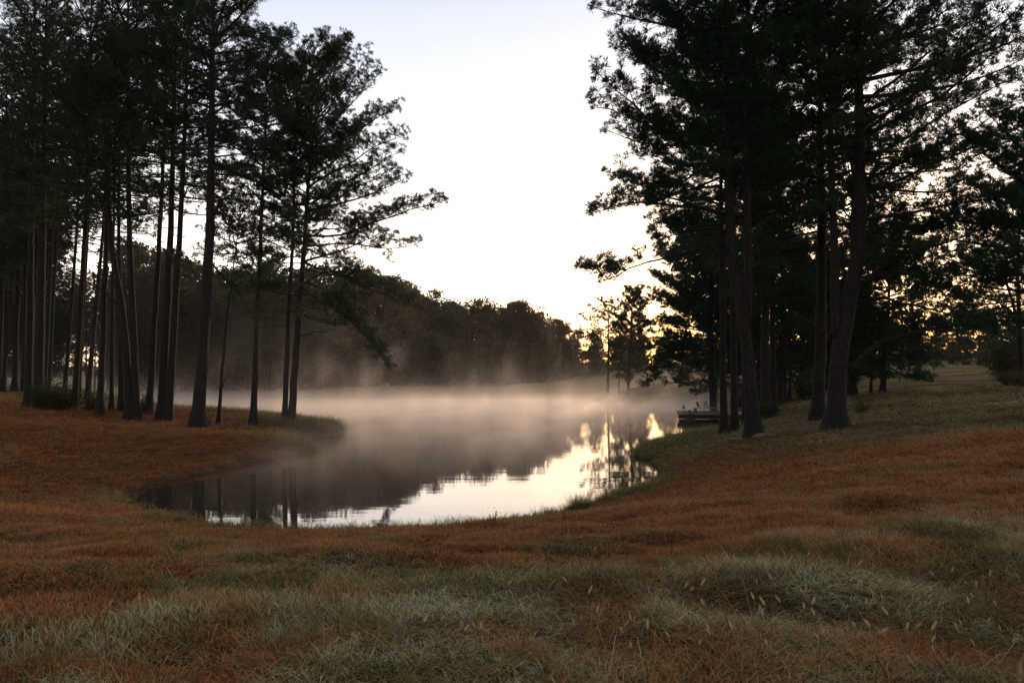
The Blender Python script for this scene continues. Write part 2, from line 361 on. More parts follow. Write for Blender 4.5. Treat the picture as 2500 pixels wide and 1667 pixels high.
# ------------------------------------------------------------------ mist
def mat_mist():
    m = bpy.data.materials.new('mist'); m.use_nodes = True; N = m.node_tree.nodes; L = m.node_tree.links; N.clear()
    g = N.new('ShaderNodeNewGeometry'); P = g.outputs['Position']; s = N.new('ShaderNodeSeparateXYZ'); L.new(P, s.inputs[0])
    X, Y, Z = s.outputs
    mp = N.new('ShaderNodeMapping'); mp.inputs['Scale'].default_value = (.34, .16, .20); mp.inputs['Rotation'].default_value = (0, R(-12), 0); L.new(P, mp.inputs[0])
    n1 = pos_noise(N, L, 1.0, mp.outputs[0], 4, .62)
    mp2 = N.new('ShaderNodeMapping'); mp2.inputs['Scale'].default_value = (.06, .04, .05); mp2.inputs['Rotation'].default_value = (0, R(30), 0); L.new(P, mp2.inputs[0])
    n2 = pos_noise(N, L, 1.0, mp2.outputs[0], 2, .6)
    mu = lambda a, b: math_n(N, L, 'MULTIPLY', a, b)
    low = mu(math_n(N, L, 'EXPONENT', mu(Z, -1 / .48)), maprange(N, L, n1, .30, .70, .12, 2.1))
    wis = mu(mu(math_n(N, L, 'EXPONENT', mu(Z, -1 / 3.4)), maprange(N, L, n1, .48, .70)), maprange(N, L, n2, .50, .66))
    d = math_n(N, L, 'ADD', mu(low, .052), math_n(N, L, 'ADD', mu(wis, .085), mu(mu(math_n(N, L, 'EXPONENT', mu(Z, -1 / 1.3)), maprange(N, L, n1, .36, .66)), .014)))
    edge = maprange(N, L, math_n(N, L, 'SUBTRACT', math_n(N, L, 'ADD', mu(Y, .28), 0.0), X), -1.5, 7)
    edge = mu(edge, math_n(N, L, 'MAXIMUM', maprange(N, L, math_n(N, L, 'SUBTRACT', mu(Y, .16), X), -3, 6, .07, 1), maprange(N, L, Y, 71, 80, 0, 1.7)))
    near = maprange(N, L, Y, 22, 54, .08, 1)
    farm = maprange(N, L, Y, 134, 92, .08, 1)
    top = mu(maprange(N, L, Z, 13.5, 8), math_n(N, L, 'MAXIMUM', maprange(N, L, X, -14, -8, .12, 1), maprange(N, L, Y, 58, 66)))
    d = mu(mu(mu(mu(d, edge), near), farm), top)
    v = N.new('ShaderNodeVolumePrincipled'); v.inputs['Color'].default_value = (1.0, .885, .785, 1); v.inputs['Anisotropy'].default_value = .6
    L.new(d, v.inputs['Density']); o = N.new('ShaderNodeOutputMaterial'); L.new(v.outputs[0], o.inputs['Volume'])
    m.cycles.volume_sampling = 'MULTIPLE_IMPORTANCE' if hasattr(m.cycles, 'volume_sampling') else None
    return m
def prism(name, poly, z0, z1, mat):
    mb = MB(); n = len(poly); V = [(x, y, z0) for x, y in poly] + [(x, y, z1) for x, y in poly]
    mb.add(V, [(i, (i + 1) % n, n + (i + 1) % n, n + i) for i in range(n)])
    me = bpy.data.meshes.new(name)
    me.from_pydata(V, [], [(i, (i + 1) % n, n + (i + 1) % n, n + i) for i in range(n)] + [tuple(range(n))[::-1], tuple(range(n, 2 * n))])
    return link(name, me, mat)
MIST = True
if MIST:
    tag(prism('mist', [(-14, 19), (6, 19), (14, 45), (24, 72), (44, 112), (50, 169), (-125, 169), (-125, 64), (-30, 64), (-14, 50)], .03, 14, mat_mist()),
        'pale pink dawn mist drifting over the pond', 'mist', kind='stuff')
HAZE = True
if HAZE:
    hm = bpy.data.materials.new('haze'); hm.use_nodes = True; N = hm.node_tree.nodes; L = hm.node_tree.links; N.clear()
    hv = N.new('ShaderNodeVolumePrincipled'); hv.inputs['Density'].default_value = .00013; hv.inputs['Color'].default_value = (1, .9, .8, 1); hv.inputs['Anisotropy'].default_value = .2
    ho = N.new('ShaderNodeOutputMaterial'); L.new(hv.outputs[0], ho.inputs['Volume'])
    tag(prism('haze', [(-1700, -1700), (1700, -1700), (1700, 1700), (-1700, 1700)], -4, 60, hm), 'faint warm haze in the dawn air over the whole valley', 'haze', kind='stuff')
# ------------------------------------------------------------------ grass
def clump(seed, nb, rad, hmean, lean, wid):
    r = np.random.default_rng(seed); V = []; T = []; Q = []; tone = []
    for b in range(nb):
        a = r.uniform(0, 6.28); rr_ = rad * math.sqrt(r.uniform()); p = np.array([rr_ * math.cos(a), rr_ * math.sin(a), -.02])
        h = hmean * r.uniform(.5, 1.35); ln = lean * r.uniform(.3, 1.6) * h; la = r.uniform(0, 6.28)
        ld = np.array([math.cos(la), math.sin(la), 0]); fa = r.uniform(0, 3.14); side = np.array([math.cos(fa), math.sin(fa), 0]) * wid * r.uniform(.6, 1.2)
        n0 = len(V); pts = [p, p + ld * ln * .25 + np.array([0, 0, h * .5]), p + ld * ln * .65 + np.array([0, 0, h * .85])]
        tip = p + ld * ln * 1.15 + np.array([0, 0, h * (1.0 if ln < h else .8)])
        for q, ww in zip(pts, (1, .8, .5)): V += [q - side * ww, q + side * ww]
        V.append(tip); Q += [(n0, n0 + 1, n0 + 3, n0 + 2), (n0 + 2, n0 + 3, n0 + 5, n0 + 4)]; T.append((n0 + 4, n0 + 5, n0 + 6))
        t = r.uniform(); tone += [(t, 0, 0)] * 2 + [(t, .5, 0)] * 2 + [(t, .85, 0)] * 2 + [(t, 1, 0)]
    me = mesh_np('grass_clump', V, Q, T, True)
    at_ = me.attributes.new('tone', 'FLOAT_VECTOR', 'POINT'); at_.data.foreach_set('vector', np.array(tone, np.float32).ravel())
    return me
def gn_scatter(name, pts, sca, rot, idx, metas, mat):
    col = bpy.data.collections.new(name + '_source')
    for k, me in enumerate(metas):
        if not me.materials: me.materials.append(mat)
        o = bpy.data.objects.new('grass_clump_%02d' % k, me); col.objects.link(o)
    me = bpy.data.meshes.new(name); me.vertices.add(len(pts)); me.vertices.foreach_set('co', np.asarray(pts, np.float32).ravel())
    for nm, ty, dat, key in (('sca', 'FLOAT_VECTOR', sca, 'vector'), ('rot', 'FLOAT_VECTOR', rot, 'vector'), ('idx', 'INT', idx, 'value')):
        a = me.attributes.new(nm, ty, 'POINT'); a.data.foreach_set(key, np.asarray(dat, np.int32 if ty == 'INT' else np.float32).ravel())
    o = bpy.data.objects.new(name, me); C.objects.link(o)
    g = bpy.data.node_groups.new(name, 'GeometryNodeTree')
    g.interface.new_socket('Geometry', in_out='INPUT', socket_type='NodeSocketGeometry'); g.interface.new_socket('Geometry', in_out='OUTPUT', socket_type='NodeSocketGeometry')
    N = g.nodes; L = g.links; gi = N.new('NodeGroupInput'); go = N.new('NodeGroupOutput')
    ip = N.new('GeometryNodeInstanceOnPoints'); ci = N.new('GeometryNodeCollectionInfo')
    ci.inputs['Collection'].default_value = col; ci.inputs['Separate Children'].default_value = True; ci.inputs['Reset Children'].default_value = True
    def attr(nm, ty):
        a = N.new('GeometryNodeInputNamedAttribute'); a.data_type = ty; a.inputs[0].default_value = nm
        return a.outputs[0]
    L.new(gi.outputs[0], ip.inputs['Points']); L.new(ci.outputs[0], ip.inputs['Instance']); ip.inputs['Pick Instance'].default_value = True
    L.new(attr('idx', 'INT'), ip.inputs['Instance Index'])
    er = N.new('FunctionNodeEulerToRotation'); L.new(attr('rot', 'FLOAT_VECTOR'), er.inputs[0]); L.new(er.outputs[0], ip.inputs['Rotation'])
    L.new(attr('sca', 'FLOAT_VECTOR'), ip.inputs['Scale']); L.new(ip.outputs[0], go.inputs[0])
    md = o.modifiers.new('scatter', 'NODES'); md.node_group = g
    return o
lawn = [clump(10 + k, 38, .09, .052, .8, .0026) for k in range(5)]
tall = [clump(30 + k, 42, .10, .068, 1.2, .0026) for k in range(5)]
strag = [clump(50 + k, 9, .16, .16, 1.5, .0018) for k in range(3)]
def smooth_noise(x, y, k0, seed):
    r = np.random.default_rng(seed); n = 0
    for _ in range(8):
        th, ph, kk = r.uniform(0, 6.28), r.uniform(0, 6.28), k0 * r.uniform(.6, 1.8)
        n = n + np.sin(kk * (x * math.cos(th) + y * math.sin(th)) + ph)
    return n / 2.8
def scatter_grass():
    P = []
    for (d0, d1, ww, num) in ((2.6, 6, .98, 11000), (6, 12, .86, 21000), (12, 26, .8, 26000), (26, 60, .78, 26000)):
        u = rng.uniform(size=num); d = np.exp(np.log(d0) + u * (np.log(d1) - np.log(d0))) if d0 > 5 else rng.uniform(d0, d1, num)
        x = rng.uniform(-ww, ww, num) * d; P.append(np.stack([x, d], 1))
    P = np.vstack(P); sdv = shore_sd(P[:, 0], P[:, 1]); kp = sdv > .28 + .16 * smooth_noise(P[:, 0], P[:, 1], 2.5, 12); P = P[kp]; sdv = sdv[kp]
    x, y = P.T; z = hgt(x, y); d = np.hypot(x, y)
    n = smooth_noise(x, y, 1.6, 5); n2 = smooth_noise(x, y, 5.0, 6)
    edge = 5.8 + .6 * np.minimum(x, 4) + 1.2 * smooth_noise(x, y, .8, 8)
    fr = np.clip((edge - y) / 1.5, 0, 1)
    k = np.where(rng.uniform(size=len(x)) < fr, 5, 0) + rng.integers(0, 5, len(x))
    k = np.where(rng.uniform(size=len(x)) < .05 * fr, rng.integers(10, 13, len(x)), k)
    sxy = np.maximum(1, d / 7.0) * rng.uniform(.8, 1.3, len(x))
    szz = rng.uniform(.7, 1.3, len(x)) * (.95 + .5 * n + .35 * n2) * np.clip(1 + d / 60, 1, 1.8)
    szz *= np.where(sdv < 1.2, 1.5, 1) * np.where(y < 10, .85, 1)
    szz = np.clip(szz, .3, 2.6)
    rot = np.stack([rng.normal(0, .12, len(x)), rng.normal(0, .12, len(x)), rng.uniform(0, 6.28, len(x))], 1)
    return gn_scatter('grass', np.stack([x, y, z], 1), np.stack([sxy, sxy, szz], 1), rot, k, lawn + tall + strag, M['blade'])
tag(scatter_grass(), 'short rust brown and dewy green grass over the bank', 'grass', kind='stuff')

def scatter_shore():
    pts = []; h = []
    def along(poly, num, spread, hh):
        poly = [plan(u, v, .2) for u, v in poly]
        for _ in range(num):
            k = random.randrange(len(poly) - 1); t = random.random(); p = poly[k] * (1 - t) + poly[k + 1] * t
            p = p + np.random.default_rng(random.randrange(10**9)).normal(0, spread, 2); pts.append(p); h.append(hh * random.uniform(.5, 1.4))
    along([(330, 1030), (430, 1018), (520, 1030), (600, 1038), (690, 1044), (770, 1048), (822, 1055)], 900, 1.0, 2.2)
    along([(690, 1055), (760, 1056), (815, 1056)], 500, .7, 3.2)
    along([(790, 1050), (825, 1053)], 160, .35, 4.0)
    along([(700, 1075), (735, 1085), (740, 1098)], 260, .8, 2.0)
    along([(1566, 1104), (1600, 1090), (1660, 1076), (1745, 1064), (1790, 1052)], 900, .7, 2.2)
    along([(240, 1195), (330, 1235), (425, 1258), (450, 1262)], 110, .4, 1.1)
    along([(530, 1284), (850, 1300), (1220, 1282), (1488, 1217), (1600, 1188), (1622, 1155)], 700, .22, 1.4)
    along([(1395, 1246), (1425, 1240)], 26, .12, 2.6)
    along([(60, 1000), (200, 1005), (330, 1015), (430, 1022)], 300, 1.5, 2.0)
    along([(1450, 972), (1500, 970), (1560, 972)], 60, 1.5, 3)
    for _ in range(20):
        y0 = random.uniform(4.2, 8.0); x0 = random.uniform(-.62, .66) * y0
        for _ in range(9): pts.append(np.array([x0 + random.gauss(0, .16), y0 + random.gauss(0, .14)])); h.append(random.uniform(.4, .8))
    P = np.array(pts); H = np.array(h); sdv = shore_sd(P[:, 0], P[:, 1]); kk = sdv > -.35; P = P[kk]; H = H[kk]
    x, y = P.T; z = np.maximum(hgt(x, y), -.05); d = np.hypot(x, y); sxy = np.clip(d / 14, 1, 4)
    n = len(x); rot = np.stack([rng.normal(0, .1, n), rng.normal(0, .1, n), rng.uniform(0, 6.28, n)], 1)
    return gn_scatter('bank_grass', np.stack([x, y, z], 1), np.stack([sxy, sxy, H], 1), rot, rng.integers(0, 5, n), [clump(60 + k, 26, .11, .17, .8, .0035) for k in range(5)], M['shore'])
tag(scatter_shore(), 'long green grass fringing the edge of the pond', 'grass', kind='stuff')

# ------------------------------------------------------------------ pines
def unit(v): v = np.asarray(v, float); return v / (np.linalg.norm(v) + 1e-9)
UP = np.array([0, 0, 1.0])
class Tree:
    def __init__(s, seed): s.rg = np.random.default_rng(seed); s.tr = MB(); s.br = MB(); s.tp = []; s.td = []; s.ts = []; s.dead = []
    def tuft(s, p, d, k=1.0): s.tp.append(p); s.td.append(d); s.ts.append(k)
    def foliate(s, path, Lb, start=.3, dens=1.0, spread=1.0):
        rg = s.rg; path = np.asarray(path); seg = np.diff(path, axis=0); ln = np.linalg.norm(seg, axis=1); cum = np.concatenate([[0], np.cumsum(ln)]); tot = cum[-1]
        step = .27 / dens; t = tot * start; side = 1
        while t < tot:
            i = min(np.searchsorted(cum, t) - 1, len(seg) - 1); i = max(i, 0); f = (t - cum[i]) / (ln[i] + 1e-9); p = path[i] + seg[i] * f; d = unit(seg[i])
            s.sub(p, d, side, (.35 + .30 * min(tot, 5) * (1 - t / tot) ** .7 + .15) * rg.uniform(.7, 1.25) * spread, dens)
            side = -side; t += step * rg.uniform(.6, 1.4)
        for _ in range(3): s.tuft(path[-1] + rg.normal(0, .06, 3), unit(seg[-1] + UP * .15 + rg.normal(0, .3, 3)))
    def sub(s, p, d, side, l, dens):
        rg = s.rg; h = np.cross(d, UP); h = unit(h) if np.linalg.norm(h) > .1 else np.array([1., 0, 0])
        a = R(rg.uniform(35, 70)); ro = rg.normal(.35, .55); dd = unit(d * math.cos(a) + h * side * math.sin(a) * math.cos(ro) + UP * (math.sin(ro) * math.sin(a) + .08))
        q = [p]; n = 3
        for k in range(n):
            q.append(q[-1] + dd * l / n); dd = unit(dd + UP * .14 + rg.normal(0, .12, 3))
        q = np.array(q); s.br.tube(q, np.linspace(.018, .006, n + 1), 3, False)
        m = max(2, int(l / .19 * dens))
        for k in range(m):
            t = .3 + .7 * (k + rg.uniform(0, 1)) / m; x = t * n; i = min(int(x), n - 1); pp = q[i] + (q[i + 1] - q[i]) * (x - i)
            off = rg.normal(0, 1, 3); off[2] = abs(off[2]) * .8 - .1; off = unit(off) * rg.uniform(.05, .3)
            s.tuft(pp + off, unit(off * 2.2 + (q[i + 1] - q[i]) * 1.5 + UP * .25), rg.uniform(.8, 1.15))
        s.tuft(q[-1], unit(dd + UP * .2), 1.1)
    def limb(s, p, az, el, Lb, r, curve=.1, dens=1.0, start=.3):
        rg = s.rg; d = np.array([math.cos(el) * math.cos(az), math.cos(el) * math.sin(az), math.sin(el)]); n = 6; q = [p]
        for k in range(n):
            q.append(q[-1] + d * Lb / n); d = unit(d + UP * curve * (k / n) * 1.6 + rg.normal(0, .08, 3) * np.array([1, 1, .7]))
        q = np.array(q); s.br.tube(q, np.linspace(r, .012, n + 1), 5); s.foliate(q, Lb, start, dens)
    def path_limb(s, pts, r, dens=1.2, start=.25, spread=1.0, fol=True):
        keep = s.br; s.br = MB(); s.own = getattr(s, 'own', []); s.own.append((s.br, fol))
        P = resample(np.array(pts), 9); P[1:-1] += s.rg.normal(0, .05, P[1:-1].shape)
        s.br.tube(P, np.linspace(r, .014 if fol else r * .35, len(P)), 6)
        if fol: s.foliate(P, 4, start, dens, spread)
        else:
            for k in (4, 6, 7):
                e = P[k] + unit(P[k] - P[k - 1] + s.rg.normal(0, .6, 3)) * s.rg.uniform(.3, .9)
                s.br.tube([P[k], (P[k] + e) / 2 + s.rg.normal(0, .05, 3), e], [r * .35, r * .2, .006], 4)
        s.br = keep
    def finish(s, name, loc, nn=18, nl=.25, nw=.0155, mat=None):
        root = empty(name, loc)
        s.tr.build('trunk', M['bark'], root, True); s.br.build('branches', M['bark'], root, True)
        for mb_, fol_ in getattr(s, 'own', []): mb_.build('branch' if fol_ else 'dead_branch', M['bark'], root, True)
        if s.tp:
            P = np.array(s.tp); D = np.array(s.td); K = np.array(s.ts); n = len(P); rg = s.rg
            A = rg.normal(0, 1, (n, nn, 3)); A /= np.linalg.norm(A, axis=2)[..., None]
            dirs = A * .85 + D[:, None, :] * .75; dirs /= np.linalg.norm(dirs, axis=2)[..., None]
            ll = nl * K[:, None] * rg.uniform(.75, 1.25, (n, nn)); sd_ = np.cross(dirs, rg.normal(0, 1, (n, nn, 3))); sd_ /= np.linalg.norm(sd_, axis=2)[..., None] + 1e-9
            b = P[:, None, :] + dirs * .01; tip = b + dirs * ll[..., None]; mid = b + dirs * (ll * .5)[..., None]
            V = np.stack([b, mid + sd_ * nw, tip, mid - sd_ * nw], 2).reshape(-1, 3); m = n * nn
            Q = (np.arange(m)[:, None] * 4 + np.arange(4)[None, :])
            link('crown', mesh_np('crown', V, Q), mat or M['needle'], root)
        return root
def resample(P, n):
    seg = np.linalg.norm(np.diff(P, axis=0), axis=1); c = np.concatenate([[0], np.cumsum(seg)]); t = np.linspace(0, c[-1], n)
    Pn = np.stack([np.interp(t, c, P[:, k]) for k in range(3)], 1)
    for _ in range(2): Pn[1:-1] = Pn[1:-1] * .5 + (Pn[:-2] + Pn[2:]) * .25
    return Pn
def trunk(T, path, r, flare=1.7, sides=12, n=26, top=.12):
    P = resample(np.array(path), n); P[2:-1, :2] += T.rg.normal(0, r * .05, (n - 3, 2))
    t = np.linspace(0, 1, n); rad = r * (1 - (1 - top) * t ** 1.1); H = np.linalg.norm(P - P[0], axis=1); rad *= 1 + (flare - 1) * np.exp(-H / .45)
    # uneven buttressed foot: finer rings near the ground
    P0 = P[0] - UP * .3; T.tr.tube(np.vstack([P0, P]), np.concatenate([[rad[0] * 1.15], rad]), sides)
    return P
def crown(T, P, lo, hi, Rr, num, dens=1.0, az_bias=None, bias=0., elb=(-12, 56), dead=0):
    """limbs on the trunk path between the height fractions lo..hi"""
    n = len(P); golden = 2.4; num = int(num * 1.45); a0 = T.rg.uniform(0, 6.28)
    for k in range(num):
        s = (k + T.rg.uniform(0, 1)) / num; f = (lo + (hi - lo) * s) * (n - 1); i = min(int(f), n - 2); p = P[i] + (P[i + 1] - P[i]) * (f - i)
        az = a0 + k * golden + T.rg.normal(0, .35); prof = (.66 + .34 * min(1, s / .3)) * (1 - max(0, (s - .5) / .5) ** 2.3 * .68)
        Lb = Rr * prof * T.rg.uniform(.68, 1.15)
        if az_bias is not None: Lb *= 1 + bias * math.cos(az - az_bias)
        T.limb(p, az, R(elb[0] + (elb[1] - elb[0]) * s + T.rg.normal(0, 7)), Lb, .022 + .012 * Lb, .1, dens, .22 if s > .3 else .38)
    for k in range(dead):
        f = T.rg.uniform(.25, max(lo, .3)) * (n - 1); i = int(f); p = P[i]; az = T.rg.uniform(0, 6.28); l = T.rg.uniform(.4, 2.2); d = np.array([math.cos(az), math.sin(az), T.rg.uniform(-.3, .3)])
        q = np.array([p, p + d * l * .5 + UP * .05, p + d * l]); mb_ = MB(); mb_.tube(q, [.03, .02, .006], 4); T.own = getattr(T, 'own', []); T.own.append((mb_, False))
NP = [0]
def hero(name, base_px, path_px, top_z, r_px, lo, Rr, num, label, limbs=(), dens=1., az=None, bias=0., dead=3, group=None, hi=1.0, seed=None, Yf=None, forks=(), elb=(-12, 56), cat='pine tree', nn=18, nw=.0155):
    NP[0] += 1; T = Tree(seed or 100 + NP[0]); g = ground(*base_px); Y = g[1] if Yf is None else Yf
    if Yf is not None: g = at(base_px[0], base_px[1], Y); g[2] = hz(g[0], g[1])
    pts = [g] + [at(u, v, Y) for u, v in path_px]
    last = pts[-1]; prev = pts[-2]
    if top_z > last[2]:
        d = unit(last - prev); d = unit(d + UP); pts.append(last + d * (top_z - last[2]))
    loc = g.copy(); pts = [p - loc for p in pts]; r = r_px * Y / F * .5
    P = trunk(T, pts, r); crown(T, P, lo, hi, Rr, num, dens, az, bias, elb, dead)
    for fk in forks:
        fp = [at(u, v, Y + fk.get('dy', 0) * min(1, .3 * q)) - loc for q, (u, v) in enumerate(fk['px'])]
        if fk.get('top'): fp.append(fp[-1] + UP * (fk['top'] - fp[-1][2]) + np.array([fk.get('dx', 0), 0, 0]))
        Pf = resample(np.array(fp), 18); T.tr.tube(Pf, np.linspace(fk['r'] * Y / F * .5, .03, 18), 10)
        if fk.get('num'): crown(T, Pf, fk.get('lo', .4), 1, fk['R'], fk['num'], dens, az, bias, elb, 0)
    for lb in limbs:
        dy = lb.get('dy', 0); m = len(lb['px']) - 1
        T.path_limb([at(u, v, Y + dy * q / m) - loc for q, (u, v) in enumerate(lb['px'])], lb.get('r', .06), lb.get('dens', 1.3), lb.get('start', .25), lb.get('spread', 1.), lb.get('fol', True))
    root = T.finish(name, loc, nn, .25, nw)
    tag(root, label, cat, group); return root
GL = 'pines of the grove on the left bank'
GR = 'pines of the clump on the right bank'
# -- the five front pines of the left bank
hero('pine_tree', (710, 1043), [(722, 870), (735, 700), (747, 560), (760, 300)], 24.0, 19, .30, 4.6, 46, 'right-hand pine of the leaning pair, its limbs drooping over the water', dens=1.15, az=0, bias=.30, dead=2, group=GL, seed=201, limbs=[
    dict(px=[(748, 575), (820, 585), (900, 550), (980, 518), (1050, 505), (1085, 490)], r=.09, dy=-1, dens=1.5),
    dict(px=[(748, 600), (830, 592), (900, 600), (960, 612), (1015, 598)], r=.07, dy=1.5, dens=1.3),
    dict(px=[(742, 640), (780, 660), (835, 662), (890, 700), (950, 730), (1015, 748)], r=.08, dy=2, dens=1.5),
    dict(px=[(744, 690), (793, 655), (835, 668), (880, 690), (960, 715)], r=.06, dy=-2, dens=1.4),
    dict(px=[(738, 700), (760, 710), (807, 744), (863, 786), (905, 835), (947, 893)], r=.09, dy=-1.5, dens=1.9, spread=.75),
    dict(px=[(748, 520), (830, 480), (900, 440), (960, 425)], r=.07, dy=1, dens=1.3),
    dict(px=[(750, 460), (850, 400), (930, 350), (985, 330)], r=.07, dy=-1, dens=1.2),
    dict(px=[(752, 380), (830, 280), (890, 220), (925, 180)], r=.07, dy=.5, dens=1.2),
    dict(px=[(754, 420), (840, 340), (910, 290), (972, 265)], r=.07, dy=2, dens=1.2), dict(px=[(755, 330), (830, 230), (880, 165), (905, 130)], r=.06, dy=-1.5, dens=1.2),
    dict(px=[(752, 500), (840, 450), (920, 400), (980, 370)], r=.07, dy=-2.5, dens=1.2), dict(px=[(756, 250), (800, 160), (830, 105)], r=.05, dy=1, dens=1.2),
    dict(px=[(731, 822), (765, 812), (821, 806)], r=.05, fol=False)])
hero('pine_tree', (694, 1040), [(703, 800), (716, 560), (722, 300)], 22.6, 14, .55, 3.6, 32, 'slimmer left-hand pine of the leaning pair at the tip of the left bank', dens=1.0, dead=4, group=GL, seed=202)
hero('pine_tree', (618, 1039), [(627, 800), (637, 560), (650, 250)], 24.0, 16, .47, 4.2, 40, 'straight slender pine between the thin crooked pine and the leaning pair', dens=1.0, dead=4, group=GL, seed=203,
     limbs=[dict(px=[(632, 610), (600, 640), (560, 640)], r=.04, dens=1.0), dict(px=[(633, 590), (670, 590), (700, 575)], r=.05, dens=1.2)])
hero('pine_tree', (532, 1038), [(543, 900), (556, 760), (572, 640), (582, 560)], 13.8, 9, .74, 2.3, 18, 'thin crooked pine with a bare side shoot near its foot, right of the thickest trunk', dens=.9, dead=3, group=GL, seed=204,
     limbs=[dict(px=[(536, 965), (552, 920), (563, 885)], r=.035, fol=False)])
hero('pine_tree', (482, 1046), [(498, 800), (514, 560), (517, 300)], 29.5, 31, .50, 5.4, 54, 'thickest pine trunk of the left bank, its crown leaving the top of the picture', dens=1.05, dead=5, group=GL, seed=205,
     limbs=[dict(px=[(512, 640), (560, 690), (600, 740), (628, 790)], r=.06, dens=1.2, dy=3), dict(px=[(507, 700), (450, 650), (420, 640)], r=.05, dens=1.0, dy=2)])
# -- behind and left of them
left = [
    ((410, 1033), [(425, 800), (440, 560), (452, 300)], 24, 19, .45, 4.6, 38, 'right-hand trunk of the dark double pine just left of the thickest trunk'),
    ((394, 1029), [(405, 800), (417, 560), (424, 300)], 23, 22, .48, 4.2, 34, 'left-hand trunk of the dark double pine just left of the thickest trunk'),
    ((363, 1010), [(376, 800), (391, 560), (402, 300)], 24, 16, .50, 4.2, 32, 'pine with a pale lit edge behind the dark double pine'),
    ((333, 1030), [(328, 850), (322, 700), (315, 560), (312, 300)], 25, 18, .42, 4.8, 42, 'tall pine leaning slightly left, right behind the bent pine'),
    ((318, 1029), [(308, 860), (297, 740), (278, 640), (268, 560)], 19, 22, .55, 3.8, 28, 'bent pine curving left with long bare branches'),
    ((296, 1006), [(294, 800), (290, 560)], 21, 13, .5, 4.0, 26, 'dark pine trunk half hidden behind the bent pine'),
    ((272, 1003), [(274, 800), (277, 560)], 21, 10, .55, 3.6, 24, 'thin pale straight pine trunk left of the bent pine'),
    ((243, 1015), [(252, 800), (261, 560), (268, 300)], 23, 16, .45, 4.4, 34, 'dark straight pine trunk with water showing on its right side'),
    ((213, 977), [(232, 780), (252, 560)], 24, 12, .45, 4.6, 30, 'pine leaning right with a red lit edge, behind the shrubs'),
    ((192, 972), [(203, 780), (215, 560)], 24, 9, .45, 4.2, 26, 'thin pine behind the shrubs, between two leaning pines'),
    ((181, 1004), [(195, 780), (208, 560), (216, 300)], 24, 15, .42, 4.8, 36, 'pine rising out of the shrubs at their right end'),
    ((157, 968), [(172, 780), (188, 560)], 25, 10, .45, 4.6, 28, 'thin leaning pine above the middle of the shrubs'),
    ((118, 975), [(128, 780), (140, 560)], 24, 9, .45, 4.6, 28, 'slim pine right of the pair of thick trunks near the left edge'),
    ((108, 985), [(118, 780), (128, 560)], 23, 9, .45, 4.2, 26, 'slim pine touching the pair of thick trunks near the left edge'),
    ((93, 1000), [(98, 780), (104, 560), (108, 300)], 25, 24, .42, 5.2, 44, 'right-hand trunk of the pair of thick pines near the left edge'),
    ((69, 998), [(73, 780), (77, 560), (80, 300)], 24, 19, .42, 5.0, 40, 'left-hand trunk of the pair of thick pines near the left edge'),
    ((56, 955), [(60, 780), (64, 560)], 26, 8, .45, 4.6, 26, 'thin pine rising just left of the pair of thick pines'),
    ((6, 956), [(22, 780), (41, 560)], 26, 10, .45, 5.0, 30, 'slender pine leaning right at the left edge of the picture'),
    ((-4, 950), [(3, 780), (8, 560)], 26, 12, .42, 5.0, 32, 'leftmost pine trunk, cut by the edge of the picture')]
for k, (b, p, tz, rp, lo, Rr, num, lab) in enumerate(left):
    lim = []
    if 'bent pine curving' in lab:
        lim = [dict(px=[(299, 752), (275, 722), (235, 700), (190, 672), (168, 660), (160, 640)], r=.06, fol=False, dy=-1), dict(px=[(292, 628), (270, 610), (225, 597), (200, 590)], r=.05, fol=False, dy=-1)]
    hero('pine_tree', b, p, tz * 1.2, rp, lo, Rr, int(num * .8), lab, dens=.78, dead=5, group=GL, limbs=lim)
# -- right bank
hero('pine_tree', (1841, 1066), [(1826, 870), (1811, 759), (1792, 648), (1780, 537), (1776, 300)], 24.5, 34, .48, 5.2, 44, 'thick curved pine nearest the pond on the right bank, flat stone at its foot', az=math.pi, bias=.3, dens=1.1, dead=2, group=GR, seed=301,
     forks=[dict(px=[(1822, 800), (1828, 685), (1826, 537), (1822, 350)], r=22, top=23, R=4.6, num=26, lo=.45, dx=.3)],
     limbs=[dict(px=[(1785, 612), (1680, 612), (1587, 640), (1493, 674), (1471, 685)], r=.09, dy=-2, dens=.8, start=.1, spread=.7),
            dict(px=[(1530, 660), (1493, 668), (1460, 660), (1435, 652)], r=.04, dy=-2, dens=1.8, start=.05, spread=.8),
            dict(px=[(1780, 525), (1690, 502), (1615, 496), (1550, 490), (1490, 508), (1447, 520)], r=.10, dy=-1, dens=1.6, start=.2),
            dict(px=[(1690, 500), (1600, 470), (1545, 440), (1505, 428)], r=.06, dy=1, dens=1.5, start=.2),
            dict(px=[(1775, 420), (1680, 360), (1590, 310), (1531, 281), (1451, 262)], r=.09, dy=1, dens=1.3),
            dict(px=[(1700, 380), (1600, 300), (1540, 250), (1490, 205), (1456, 175)], r=.08, dy=-2, dens=1.4),
            dict(px=[(1778, 330), (1680, 240), (1590, 160), (1526, 97)], r=.08, dy=0, dens=1.3),
            dict(px=[(1778, 260), (1720, 140), (1660, 60), (1606, 5)], r=.08, dy=1, dens=1.3),
            dict(px=[(1770, 410), (1690, 400), (1620, 390), (1560, 375)], r=.06, dy=2, dens=1.4),
            dict(px=[(1790, 560), (1700, 560), (1640, 570), (1600, 600)], r=.06, dy=3, dens=1.5)])
hero('pine_tree', (1768, 1066), [(1765, 850), (1762, 600), (1760, 400)], 22, 19, .52, 4.0, 34, 'leftmost slim trunk of the right bank clump, standing in front of the deck', dens=1.05, az=math.pi, bias=.2, dead=3, group=GR, seed=302)
